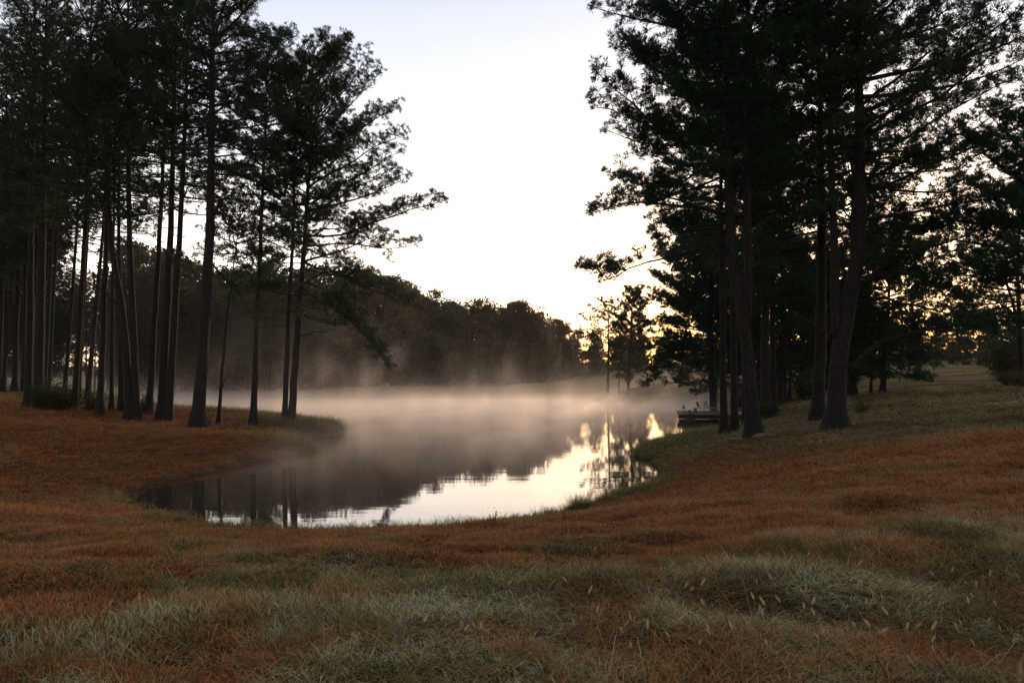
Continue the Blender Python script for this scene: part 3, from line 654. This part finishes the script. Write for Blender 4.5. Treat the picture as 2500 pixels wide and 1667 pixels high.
hero('pine_tree', (1793, 1058), [(1792, 850), (1788, 600), (1790, 400)], 23, 19, .5, 4.0, 34, 'slim dark pine squeezed between the slim front trunk and the thick curved pine', dens=1.0, dead=3, group=GR, seed=303)
hero('pine_tree', (1818, 1047), [(1816, 850), (1818, 600)], 20, 13, .5, 3.6, 24, 'dark trunk mostly hidden behind the thick curved pine', dens=1.0, dead=2, group=GR)
hero('pine_tree', (1868, 1018), [(1868, 850), (1870, 600), (1872, 400)], 23, 25, .38, 4.6, 40, 'dark ivy-footed pine right behind the thick curved pine', dens=1.1, dead=3, group=GR)
hero('pine_tree', (1889, 1010), [(1887, 850), (1886, 600)], 20, 17, .40, 4.2, 30, 'pine trunk touching the right side of the ivy-footed pine', dens=1.1, dead=3, group=GR)
hero('pine_tree', (1913, 977), [(1912, 850), (1914, 700)], 22, 17, .35, 5.0, 34, 'background pine with a thin companion, between the two thick trunk groups', dens=1.1, dead=2, group=GR)
hero('pine_tree', (1928, 977), [(1929, 880)], 12, 8, .35, 2.6, 16, 'thin young pine just right of the background pine in the gap', dens=1.0, dead=1, group=GR)
hero('pine_tree', (1996, 1030), [(2002, 850), (2007, 700), (2004, 450)], 25, 31, .36, 5.2, 48, 'dark trunk close behind and left of the widest right bank pine', dens=1.1, dead=3, group=GR, seed=306)
hero('pine_tree', (2040, 1047), [(2045, 930), (2050, 833), (2072, 760), (2092, 660), (2100, 450), (2098, 250)], 25.5, 45, .42, 5.6, 50, 'widest pine trunk of the right bank, splitting into limbs that spread to the right', dens=1.1, az=0, bias=.35, dead=0, group=GR, seed=307,
     forks=[dict(px=[(2048, 850), (2036, 760), (2040, 650), (2030, 450)], r=24, top=22, R=4.5, num=24, lo=.45)],
     limbs=[dict(px=[(2101, 445), (2200, 395), (2300, 345), (2400, 300), (2470, 260)], r=.10, dy=-2, dens=1.3),
            dict(px=[(2100, 475), (2200, 440), (2333, 370), (2440, 345)], r=.09, dy=2, dens=1.3),
            dict(px=[(2098, 330), (2200, 250), (2310, 180), (2420, 100)], r=.10, dy=0, dens=1.3),
            dict(px=[(2100, 260), (2230, 160), (2340, 80), (2400, 20)], r=.09, dy=2, dens=1.3),
            dict(px=[(2104, 400), (2250, 320), (2380, 230), (2490, 190)], r=.09, dy=3, dens=1.3),
            dict(px=[(2098, 540), (2195, 528), (2289, 505), (2382, 486), (2490, 480)], r=.10, dy=-1, dens=1.3, start=.35),
            dict(px=[(2094, 700), (2160, 650), (2218, 612), (2290, 598), (2349, 578), (2440, 545)], r=.12, dy=1, dens=1.1, start=.55),
            dict(px=[(2090, 700), (2160, 655), (2220, 664), (2280, 690), (2360, 740)], r=.10, dy=-2, dens=2.0, start=.15),
            dict(px=[(2082, 740), (2164, 726), (2223, 746), (2293, 761), (2381, 775)], r=.10, dy=1, dens=.5, start=.4),
            dict(px=[(2058, 912), (2117, 855), (2176, 815), (2264, 802), (2396, 793)], r=.15, dy=-1, dens=.6, start=.55),
            dict(px=[(2090, 620), (2170, 590), (2260, 570), (2330, 540)], r=.08, dy=3, dens=1.5, start=.15),
            dict(px=[(2040, 828), (2000, 800), (1960, 775), (1924, 754)], r=.07, dy=-1, fol=False)])
hero('pine_tree', (2078, 968), [(2080, 850), (2082, 650)], 21, 24, .26, 5.0, 36, 'dark trunk farther back, just right of the widest right bank pine', dens=1.1, dead=1, group=GR)
hero('pine_tree', (2155, 962), [(2158, 900), (2166, 820)], 14.5, 13, .13, 4.6, 44, 'low broad-crowned pine on the meadow right of the widest pine', dens=1.4, dead=0, group=GR, elb=(-24, 38), forks=[dict(px=[(2157, 940), (2168, 905), (2174, 870)], r=6)])
hero('pine_tree', (2126, 963), [(2128, 900)], 8.0, 7, .25, 1.9, 18, 'small young pine with a low bushy foot, left of the broad-crowned meadow pine', dens=1.2, dead=0, group=GR)
hero('pine_tree', (2498, 940), [(2490, 820), (2484, 676), (2488, 500)], 15.5, 14, .35, 5.6, 36, 'pine at the right edge of the picture whose limbs reach left over the meadow', dens=.9, az=math.pi, bias=.35, dead=1, group='pines of the right meadow', seed=310,
     forks=[dict(px=[(2487, 800), (2472, 735), (2452, 676), (2430, 600)], r=9, top=13, R=3.5, num=12, lo=.4)],
     limbs=[dict(px=[(2482, 770), (2430, 730), (2370, 725), (2320, 735)], r=.06, dy=-1, dens=1.4), dict(px=[(2484, 840), (2430, 810), (2360, 800), (2290, 815)], r=.07, dy=-2, dens=2.0),
            dict(px=[(2480, 650), (2420, 620), (2360, 640), (2310, 670)], r=.06, dy=1, dens=1.4)])
hero('pine_tree', (2600, 1000), [(2590, 800), (2580, 500)], 13.5, 24, .40, 5.0, 40, 'pine just outside the right edge whose boughs hang into the picture', dens=1.2, az=math.pi, bias=.2, group='pines of the right meadow')
# -- by the deck and beyond
hero('pine_tree', (1742, 990), [(1737, 900), (1736, 800), (1740, 600)], 17.5, 19, .18, 5.8, 56, 'broad dark pine behind the deck with boughs hanging low over the far shore', dens=1.25, az=math.pi, bias=.3, dead=1, group=GR, seed=320, Yf=80,
     limbs=[dict(px=[(1735, 870), (1690, 860), (1640, 890), (1600, 925), (1570, 940)], r=.08, dens=1.8), dict(px=[(1735, 830), (1670, 820), (1620, 830), (1575, 860)], r=.08, dens=1.8, dy=3),
            dict(px=[(1736, 780), (1670, 750), (1620, 730), (1570, 735)], r=.06, dens=1.6), dict(px=[(1736, 880), (1700, 890), (1660, 930)], r=.06, dens=2.2), dict(px=[(1736, 850), (1690, 840), (1630, 860), (1590, 905)], r=.07, dens=2.2, dy=-2), dict(px=[(1736, 810), (1660, 790), (1600, 790), (1565, 800)], r=.07, dens=2.0, dy=1)])
hero('pine_tree', (1764, 993), [(1762, 850), (1758, 650)], 19, 13, .30, 4.6, 40, 'second dark pine behind the deck, hidden low down by the slim front trunks', dens=1.2, dead=1, group=GR, Yf=84)
hero('pine_tree', (1752, 975), [(1735, 850), (1705, 700)], 23.5, 12, .26, 5.8, 44, 'fuzzy-topped pine farther back, left edge of the right clump', dens=1.2, dead=1, group=GR, Yf=100, elb=(-5, 55), nw=.026)
GS = 'young pines on the spit across the pond'
hero('pine_tree', (1532, 970), [(1538, 880), (1542, 800)], 15.6, 7.5, .16, 3.3, 44, 'tallest, right-hand one of three young pines on the spit across the pond', dens=1.15, dead=0, group=GS, seed=330, nw=.03, elb=(-5, 50))
hero('pine_tree', (1484, 966), [(1485, 880), (1486, 800)], 15.0, 7.5, .30, 3.6, 26, 'left-hand young pine on the grassy spit, its trunk pinkish in the mist', dens=.8, dead=0, group=GS, seed=331, nw=.03, az=math.pi, bias=.3)
hero('pine_tree', (1510, 964), [(1513, 900)], 8.5, 3.5, .35, 2.0, 12, 'thinnest of the three young pines on the grassy spit', dens=.9, dead=0, group=GS, seed=332, nw=.03)

for k, (u, v, Yf, tz, lo, Rr, lab) in enumerate([(1905, 975, 72, 15, .14, 4.6, 'low-branched dark pine filling the gap left of the two thick trunks'), (1955, 972, 82, 14, .16, 4.4, 'shorter dark pine farther back in the gap left of the two thick trunks'),
        (1850, 980, 92, 17, .18, 4.8, 'dark pine beyond the deck, seen behind the thick curved pine'), (2020, 968, 78, 15, .22, 4.6, 'dark pine farther back, directly behind the widest pine'), (2090, 965, 92, 10.5, .2, 3.4, 'dark pine farther back, left of the broad-crowned meadow pine'),
        (1795, 980, 96, 16, .2, 4.6, 'dark pine farther back, behind the two slim front trunks'), (2200, 905, 112, 12, .35, 4.0, 'loose sunlit pine at the back of the meadow, beyond the broad-crowned one')]):
    hero('pine_tree', (u, v), [(u + 2, v - 60)], tz, 14, lo, Rr, 34, lab, dens=.8 if 'loose' in lab else 1.2, dead=1, group=GR, Yf=Yf, nw=.03, seed=340 + k, elb=(-14, 45))
# -- generic pines for the depth of the wood, copied
protos = []
def proto_pine(seed, H, r, lo, Rr, num, lean):
    T = Tree(seed); pts = [(0, 0, 0), (lean * .3, 0, H * .4), (lean, 0, H)]
    P = trunk(T, pts, r); crown(T, P, lo, 1, Rr, num, 1.0, dead=2); return T.finish('pine_tree', (0, -80, -200), 9, .26, .034)
def dup(root, loc, rz, s=1.0, label=None, group=None, cat=None):
    r_ = root.copy(); C.objects.link(r_); r_.location = loc; r_.rotation_euler = (0, 0, rz); r_.scale = (s, s, s)
    if label: r_['label'] = label
    if group: r_['group'] = group
    if cat: r_['category'] = cat
    for ch in list(root.children):
        c = ch.copy(); C.objects.link(c); c.parent = r_
    return r_
protos = [proto_pine(500 + k, H, r, lo, Rr, n, ln) for k, (H, r, lo, Rr, n, ln) in enumerate([(24, .2, .42, 4.0, 34, .8), (22, .16, .5, 3.4, 28, -.5), (25, .24, .35, 4.6, 40, .4), (17, .14, .22, 3.6, 36, .2)])]
used = [False] * 10
def place(protolist, k, loc, rz, s, label, group, cat):
    o = protolist[k]
    if not o.get('placed'):
        o['placed'] = 1; o.location = loc; o.rotation_euler = (0, 0, rz); o.scale = (s, s, s); tag(o, label, cat, group); return o
    return dup(o, loc, rz, s, label, group, cat)
rg = np.random.default_rng(42)
GP = 'background pines deep in the left wood'
for k in range(34):
    for _ in range(40):
        y = rg.uniform(60, 112); a = rg.uniform(-.80, -.50 if y < 75 else -.545); x = a * y
        if shore_sd(np.array([x]), np.array([y]))[0] > 2: break
    place(protos, int(rg.integers(0, 3)), (x, y, hz(x, y) - .1), rg.uniform(0, 6.28), rg.uniform(.75, 1.02), 'background pine in the crowded dark wood behind the left grove', GP, 'pine tree')
for k in range(30):
    y = rg.uniform(98, 124); a = -.82 + .27 * (k + rg.uniform(0, 1)) / 30; x = a * y
    if shore_sd(np.array([x]), np.array([y]))[0] < 1: continue
    place(protos, 3, (x, y, hz(x, y) - .1), rg.uniform(0, 6.28), rg.uniform(.75, 1.1), 'low-branched pine closing off the back of the left wood', 'low-branched pines at the back of the left wood', 'pine tree')
GQ = 'pines along the far shore behind the left grove'
for k in range(36):
    y = rg.uniform(148, 170); a = -.66 + .42 * (k + rg.uniform(0, 1)) / 36; x = a * y
    place(protos, 3 if rg.uniform() < .6 else int(rg.integers(0, 3)), (x, y, hz(x, y) - .1), rg.uniform(0, 6.28), rg.uniform(.75, 1.1), 'pine on the far shore seen behind the trunks of the left grove', GQ, 'pine tree')
GM = 'pines along the back of the right meadow'
for k in range(24):
    y = rg.uniform(118, 150); a = .30 + .42 * (k + rg.uniform(0, 1)) / 24; x = a * y
    H = np.interp(a, [.3, .44, .5, .6, .72], [6.5, 5.5, 5.5, 8, 11]) * rg.uniform(.8, 1.1)
    place(protos, 3, (x, y, hz(x, y) - .1), rg.uniform(0, 6.28), H / 17, 'dark pine in the row closing off the back of the right meadow', GM, 'pine tree')
# -- broadleaf wood across the pond
def leaf_tree(seed, H, Rr, ncl, nleaf, ls, low=.0, bare=False):
    rg = np.random.default_rng(seed); root = empty('broadleaf_tree', (0, -80, -200)); mb = MB(); cl = []
    top = np.array([rg.normal(0, .4), rg.normal(0, .4), H * .85]); P = resample(np.array([(0, 0, -.3), (rg.normal(0, .2), rg.normal(0, .2), H * .4), top]), 12)
    mb.tube(P, np.linspace(.26, .04, 12), 8)
    for k in range(ncl):
        s = rg.uniform(low, 1); a = rg.uniform(0, 6.28); prof = math.sqrt(max(0, 1 - ((s - .48) / .535) ** 2)); rr_ = Rr * prof * math.sqrt(rg.uniform(.15, 1))
        c = np.array([rr_ * math.cos(a), rr_ * math.sin(a), H * (.05 + .9 * s)]); cl.append((c, rg.uniform(.7, 1.5) * Rr / 4.5))
        st = P[min(11, int(s * 8) + 1)]; mb.tube(resample(np.array([st, (st + c) / 2 + UP * -.2, c]), 5), np.linspace(.07, .015, 5), 4, False)
    mb.build('trunk', M['bark'], root, True)
    V = []
    for c, cr in cl:
        m = nleaf; d = rg.normal(0, 1, (m, 3)); d /= np.linalg.norm(d, axis=1)[:, None]; rad = cr * rg.uniform(.3, 1.05, m) ** .6
        p = c + d * rad[:, None] * np.array([1.15, 1.15, .8]); n = d + rg.normal(0, .6, (m, 3)); n /= np.linalg.norm(n, axis=1)[:, None]
        a = np.cross(n, rg.normal(0, 1, (m, 3))); a /= np.linalg.norm(a, axis=1)[:, None]; b = np.cross(n, a); s = ls * rg.uniform(.5, 1.3, m)[:, None]
        V.append(np.stack([p - a * s, p - b * s * .6, p + a * s, p + b * s * .6], 1))
    V = np.concatenate(V).reshape(-1, 3); Q = np.arange(len(V)).reshape(-1, 4)
    link('crown', mesh_np('crown', V, Q), M['leaf'], root); return root
lts = [leaf_tree(700 + k, H, Rr, n, m, ls) for k, (H, Rr, n, m, ls) in enumerate([(20, 5.0, 120, 90, .26), (18, 4.6, 110, 90, .24), (22, 5.2, 130, 90, .28), (15, 5.4, 110, 90, .25)])]
G1 = 'broadleaf trees of the wood across the pond'
xs_px = [(300, 590, 170), (600, 640, 172), (800, 650, 176), (900, 655, 178), (985, 682, 182), (1060, 705, 186), (1120, 735, 190), (1180, 735, 196), (1260, 728, 204), (1305, 745, 210), (1335, 778, 220), (1400, 792, 230), (1480, 815, 240), (1600, 820, 245), (1750, 820, 250)]
xa, va, ya = map(np.array, zip(*xs_px))
for row, (dy, hs, num) in enumerate(((0, .86, 34), (9, 1.0, 36), (-7, .55, 34))):
    for k in range(num):
        u = 300 + 1420 * (k + rg.uniform(.1, .9)) / num
        if row == 2 and u < 620: continue
        Y = float(np.interp(u, xa, ya)) + dy + rg.uniform(-3, 3); vt = float(np.interp(u, xa, va)) + rg.normal(0, 5)
        x = (u - 1250) / F * Y; z = hz(x, Y); H = (at(u, vt, Y)[2] - z) * hs * rg.uniform(.9, 1.05); q = int(rg.integers(0, 4)); s = H / (20, 18, 22, 15)[q]
        place(lts, q, (x, Y, z), rg.uniform(0, 6.28), s, 'broadleaf tree in early autumn leaf in the far wood across the pond', G1, 'tree')
for k, (u, vt, Y) in enumerate([(985, 676, 184), (1175, 728, 195), (1262, 722, 203), (1290, 735, 207), (1352, 785, 224)]):
    x = (u - 1250) / F * Y; z = hz(x, Y); q = k % 4; s = (at(u, vt, Y)[2] - z) / (20, 18, 22, 15)[q] * .97
    place(lts, q, (x, Y, z), 1.3 * k, s, ('leftmost', 'second from the left', 'middle one', 'second from the right', 'rightmost')[k] + ' of five taller round crowns standing above the far wood', 'taller broadleaf trees of the far wood', 'tree')
for k in range(22):
    y = rg.uniform(145, 170); a = .2 + .5 * (k + rg.uniform(0, 1)) / 22; x = a * y
    H = np.interp(a, [.2, .44, .6, .72], [8, 6, 9, 12]) * rg.uniform(.8, 1.1); q = int(rg.integers(0, 4))
    place(lts, q, (x, y, hz(x, y) - .1), rg.uniform(0, 6.28), H / (20, 18, 22, 15)[q], 'broadleaf tree in the belt behind the right meadow', 'broadleaf trees behind the right meadow', 'tree')
for k in range(26):
    y = rg.uniform(128, 143); a = .30 + .4 * (k + rg.uniform(0, 1)) / 26; x = a * y; q = int(rg.integers(0, 4))
    place(lts, q, (x, y, hz(x, y) - .1), rg.uniform(0, 6.28), rg.uniform(3.0, 5.5) / (20, 18, 22, 15)[q], 'low bushy tree along the back edge of the right meadow', 'low bushy trees behind the right meadow', 'tree')
# -- shrubs
def bush(name, px, w, h, label, n=26, seed=1, Y=None, ls=.05, nleaf=40, group=None):
    rg = np.random.default_rng(seed); g = ground(*px) if Y is None else at(px[0], px[1], Y)
    if Y is not None: g[2] = hz(g[0], g[1])
    root = empty(name, g); mb = MB(); V = []
    for k in range(n):
        a = rg.uniform(0, 6.28); r = w * .5 * math.sqrt(rg.uniform()); tp = np.array([r * math.cos(a), r * math.sin(a), h * rg.uniform(.45, 1) * (1 - .4 * (r / w * 2) ** 2)])
        P = resample(np.array([(tp[0] * .3, tp[1] * .3, -.1), (tp[0] * .6, tp[1] * .6, tp[2] * .55), tp]), 7); mb.tube(P, np.linspace(.014, .004, 7), 4)
        q = P[rg.integers(2, 7, nleaf)] + rg.normal(0, .14 * h ** .5, (nleaf, 3)); nn = rg.normal(0, 1, (nleaf, 3)); nn /= np.linalg.norm(nn, axis=1)[:, None]
        aa_ = np.cross(nn, rg.normal(0, 1, (nleaf, 3))); aa_ /= np.linalg.norm(aa_, axis=1)[:, None]; bb = np.cross(nn, aa_); s = ls * rg.uniform(.5, 1.2, nleaf)[:, None]
        V.append(np.stack([q - aa_ * s, q - bb * s * .5, q + aa_ * s, q + bb * s * .5], 1))
    mb.build('stems', M['bark'], root); V = np.concatenate(V).reshape(-1, 3); link('leaves', mesh_np('leaves', V, np.arange(len(V)).reshape(-1, 4)), M['bushleaf'], root)
    return tag(root, label, 'shrub', group)
bush('shrub', (120, 1003), 2.6, 2.3, 'leafy dark shrub right of the pair of thick pines near the left edge', 60, 1, ls=.08)
bush('shrub', (155, 1003), 2.4, 1.7, 'low leafy shrub under the leaning pines near the left edge', 50, 2, ls=.08)
bush('shrub', (226, 1008), 1.3, 1.5, 'small shrub beside the trunk that has water showing on its right', 34, 3, ls=.07)
bush('shrub', (350, 1010), 1.3, 1.5, 'twiggy shrub between the tall leaning pine and the dark double pine', 30, 4, ls=.06)
bush('shrub', (500, 1043), .9, .7, 'little weedy shrub at the right foot of the thickest left bank trunk', 24, 5, ls=.05)
bush('shrub', (1876, 1022), 2.0, 1.6, 'leafy growth round the foot of the ivy-footed pine', 50, 6, ls=.07)
bush('shrub', (1975, 975), 3.0, 2.6, 'rounded dark bush in the gap left of the two thick trunks', 60, 7, ls=.10)
bush('shrub', (2100, 1012), 1.6, .9, 'sparse low shrub in the grass right of the widest pine', 22, 8, ls=.04)
bush('shrub', (1808, 975), 2.2, 2.6, 'tall backlit shrub glimpsed between the slim trunks by the deck', 50, 9, Y=88, ls=.09)
bush('shrub', (1850, 985), 2.0, 2.4, 'backlit shrub glimpsed right of the thick curved pine', 46, 10, Y=84, ls=.09)
bush('shrub', (2480, 945), 2.6, 1.6, 'brownish bush at the foot of the pine on the right edge', 50, 11, ls=.08)
bush('shrub', (2460, 880), 5, 5.5, 'yellow-green sapling thicket left of the pine on the right edge', 90, 12, Y=75, ls=.13, nleaf=70)
bush('weed', (1205, 1280), .30, .34, 'thin weed standing on the near bank against the bright water', 5, 14, ls=.012, nleaf=14)['category'] = 'weed'
# ------------------------------------------------------------------ deck and its furniture
M['deck'] = plain('deck_boards', (.09, .055, .042), .7, 0, .4, 6); M['fascia'] = plain('deck_fascia', (.022, .015, .012), .8, 0, .3, 5)
M['iron'] = plain('patio_iron', (.035, .038, .04), .45, .6); M['glass'] = plain('table_top', (.18, .19, .2), .12, 0, .1)
M['wax'] = plain('candle_wax', (.75, .68, .52), .5, 0, .05); M['paleP'] = plain('pale_post', (.6, .6, .58), .6, 0, .1); M['stone'] = plain('field_stone', (.16, .13, .11), .85, 0, .4, 7)
M['clay'] = plain('clay_pot', (.2, .09, .05), .8)
DX0, DX1, DY0, DY1, DZ = 13.75, 20.6, 66.0, 72.2, .56
deck = empty('wooden_deck', (DX0, DY0, 0), R(-12)); tag(deck, 'low wooden deck jutting out over the pond behind the slim right bank trunks', 'deck')
b = MB(); nb = 44; wd = (DY1 - DY0 + .3) / nb
for k in range(nb): y0 = -.15 + k * wd; b.box((-.12, y0, DZ - .04), (DX1 - DX0 + .1, y0 + wd - .008, DZ + random.uniform(-.002, .002)))
b.build('deck_boards', M['deck'], deck)
b = MB(); b.box((0, 0, .2), (DX1 - DX0, .06, DZ - .044)); b.box((0, .063, .2), (.06, DY1 - DY0, DZ - .044)); b.box((.063, DY1 - DY0 - .06, .2), (DX1 - DX0, DY1 - DY0 - .003, DZ - .044))
b.build('fascia', M['fascia'], deck)
for px_, py_ in ((.95, .5), (.95, 5.2), (4.6, .5), (4.6, 5.2), (6.2, 2.5)):
    b = MB(); b.tube([(px_, py_, -1.5), (px_, py_, .5)], [.42, .42] if px_ < 1 else [.2, .2], 12); b.build('piling', M['fascia'], deck)
b = MB(); b.box((5.2, -.12, DZ + .002), (5.32, .0, DZ + .42)); b.build('post', M['paleP'], deck)['label'] = 'short pale post on the deck edge'
def lantern(loc):
    r = empty('lantern', loc); tag(r, 'tall dark lantern with a pale candle standing on the deck corner', 'lantern')
    b = MB(); b.box((-.13, -.13, 0), (.13, .13, .05)); b.build('base', M['iron'], r)
    b = MB()
    for sx_ in (-1, 1):
        for sy_ in (-1, 1): b.box((sx_ * .11 - .012, sy_ * .11 - .012, .052), (sx_ * .11 + .012, sy_ * .11 + .012, .46))
    b.box((-.125, -.125, .462), (.125, .125, .50)); b.build('frame', M['iron'], r)
    b = MB(); b.tube([(0, 0, .052), (0, 0, .38)], [.065, .065], 16); b.build('candle', M['wax'], r)
    b = MB(); b.tube([(0, 0, .502), (0, 0, .56), (0, 0, .565), (0, 0, .63)], [.15, .07, .05, .05], 8); b.tube([(0, 0, .632), (0, 0, .66), (0, 0, .71)], [.085, .05, .01], 8); b.build('roof', M['iron'], r)
    b = MB(); th = np.linspace(0, 2 * math.pi, 15); b.tube([(math.cos(t) * .035, 0, .74 + math.sin(t) * .035) for t in th], .005, 4, False); b.build('ring', M['iron'], r)
lantern(np.array([at(1669, 1008, 67.1)[0], 67.1, DZ + .004]))
def chair(loc, rz, label):
    r = empty('patio_chair', loc, rz); tag(r, label, 'chair', 'metal chairs on the deck')
    b = MB(); b.box((-.25, -.25, .34), (.25, .25, .37)); b.build('seat', M['iron'], r)
    b = MB()
    for sx_ in (-1, 1): b.tube([(sx_ * .24, -.22, .36), (sx_ * .24, -.28, .6), (sx_ * .22, -.38, .86)], .014, 6)
    b.tube([(-.22, -.38, .86), (0, -.40, .90), (.22, -.38, .86)], .022, 6); b.tube([(-.24, -.26, .48), (.24, -.26, .48)], .01, 6)
    for q in np.linspace(-.16, .16, 5): b.tube([(q, -.26, .48), (q * .9, -.32, .68), (q * .8, -.39, .87)], .013, 5)
    for zz_ in (.6, .73): b.tube([(-.23, -.29 - (zz_ - .6) * .35, zz_), (.23, -.29 - (zz_ - .6) * .35, zz_)], .011, 5)
    b.build('backrest', M['iron'], r)
    for sx_ in (-1, 1):
        b = MB(); b.tube([(sx_ * .27, -.28, .58), (sx_ * .29, 0, .60), (sx_ * .28, .22, .56), (sx_ * .27, .22, .36)], .013, 6); b.build('armrest', M['iron'], r)
        for sy_ in (-1, 1): b = MB(); b.tube([(sx_ * .23, sy_ * .23, .345), (sx_ * .25, sy_ * .30, 0)], .014, 6); b.build('leg', M['iron'], r)
DT = DZ + .004
chair((at(1712, 1000, 69)[0], 69.0, DT), R(-80), 'leftmost metal chair on the deck, its slatted back tilted towards the lantern')
chair((at(1729, 1000, 71)[0], 71.0, DT), R(-150), 'metal chair on the far side of the low table, nearest the leftmost chair')
chair((at(1747, 1000, 71)[0], 71.0, DT), R(175), 'metal chair beyond the middle of the low table')
chair((at(1784, 1000, 69.2)[0], 69.2, DT), R(100), 'metal chair seen between the two slim trunks, right of the low table')
tb = empty('patio_table', (at(1745, 1000, 69.4)[0], 69.4, DT)); tag(tb, 'low metal table in the middle of the chairs on the deck', 'table')
b = MB(); b.box((-.75, -.45, .36), (.75, .45, .385)); b.build('table_top', M['glass'], tb)
for sx_ in (-1, 1):
    for sy_ in (-1, 1): b = MB(); b.tube([(sx_ * .66, sy_ * .36, .359), (sx_ * .68, sy_ * .38, 0)], .018, 6); b.build('leg', M['iron'], tb)
pp = empty('potted_plant', (at(1697, 1000, 68.2)[0], 68.2, DT)); tag(pp, 'small spiky potted plant left of the chairs on the deck', 'potted plant')
b = MB(); b.tube([(0, 0, 0), (0, 0, .1), (0, 0, .2)], [.1, .13, .15], 14); b.build('pot', M['clay'], pp)
b = MB()
for k in range(34):
    a = random.uniform(0, 6.28); l = random.uniform(.2, .42); d = np.array([math.cos(a) * .8, math.sin(a) * .8, random.uniform(.3, 1.2)]); d = unit(d) * l; s_ = np.array([-math.sin(a), math.cos(a), 0]) * .022
    p0 = np.array([0, 0, .19]); b.add([p0, p0 + d * .6 - s_, p0 + d - UP * .05, p0 + d * .6 + s_], [(0, 1, 2, 3)])
b.build('leaves', M['bushleaf'], pp)
# ------------------------------------------------------------------ stones and sticks
def rock(px, sx_, sy_, sz_, label, seed):
    import bmesh
    bm = bmesh.new(); bmesh.ops.create_icosphere(bm, subdivisions=3, radius=1); r = np.random.default_rng(seed); ph = r.uniform(0, 6.28, 9)
    for v in bm.verts:
        c = v.co; k = 1 + .12 * math.sin(3 * c.x + ph[0]) + .1 * math.sin(4 * c.y + ph[1]) + .08 * math.sin(5 * c.z + 3 * c.x + ph[2]); v.co = Vector((c.x * sx_ * k, c.y * sy_ * k, c.z * sz_ * k))
    me = bpy.data.meshes.new('stone'); bm.to_mesh(me); bm.free(); g = ground(*px); o = link('stone', me, M['stone']); o.location = (g[0], g[1], g[2] + sz_ * .2); return tag(o, label, 'stone')
rock((1864, 1067), .5, .3, .14, 'flat pale stone in the grass at the foot of the thick curved pine', 3)
rock((1795, 1074), .35, .25, .07, 'smaller flat stone left of the one at the thick curved pine', 5)
st = MB(); g = plan(1024, 1066); st.tube([(0, 0, -.3), (.02, 0, .12), (.0, .02, .32)], [.02, .016, .008], 6); o = st.build('stick', M['bark']); o.location = (g[0], g[1], 0); tag(o, 'short dark stick poking out of the misty water', 'stick')
# ------------------------------------------------------------------ foxtail seed heads in the foreground
M['seed'] = plain('seed_head', (.46, .34, .20), .7, 0, .3, 30); M['stalk'] = plain('stalk', (.13, .12, .04), .7)
def foxtail(seed):
    r = np.random.default_rng(seed); root = empty('foxtail_stalk', (0, -5, -50)); h = r.uniform(.15, .21); ln = r.uniform(.004, .04)
    b = MB(); P = resample(np.array([(0, 0, -.03), (0, 0, h * .6), (ln, 0, h)]), 7); b.tube(P, .0012, 4, False); b.build('stalk', M['stalk'], root)
    q = resample(np.array([(ln, 0, h), (ln * 1.18 + .003, 0, h + .013), (ln * 1.35 + .010, 0, h + .024)]), 7); b = MB(); b.tube(q, [.0015, .0034, .0040, .0040, .0036, .003, .0013], 8)
    for k in range(110):
        i = r.integers(0, 6); a = r.uniform(0, 6.28); f = r.uniform(); p = q[i] * (1 - f) + q[i + 1] * f; d = np.array([math.cos(a), math.sin(a), .75]); d /= np.linalg.norm(d)
        s_ = np.cross(d, UP) * .0007; b.add([p - s_, p + s_, p + d * .010], None, [(0, 1, 2)])
    b.build('seed_head', M['seed'], root); return root
fx = [foxtail(900 + k) for k in range(7)]
rg = np.random.default_rng(77); cnt = 0
while cnt < 110:
    u = rg.uniform(60, 2480); v = 1667 - (rg.uniform(0, 1) ** 1.5) * 300
    if v < 1667 - 300 * np.interp(u, [0, 900, 1400, 2500], [.3, .5, .8, 1]) or rg.uniform() > np.interp(u, [0, 700, 1200, 2500], [.15, .35, .9, 1]): continue
    g = ground(u, v, 2.5, 14); s = rg.uniform(.7, 1.15)
    place(fx, int(rg.integers(0, 7)), g, rg.uniform(0, 6.28), s, 'pale bristly foxtail seed head on a thin stalk in the foreground grass', 'foxtail seed heads in the foreground grass', 'grass stalk'); cnt += 1
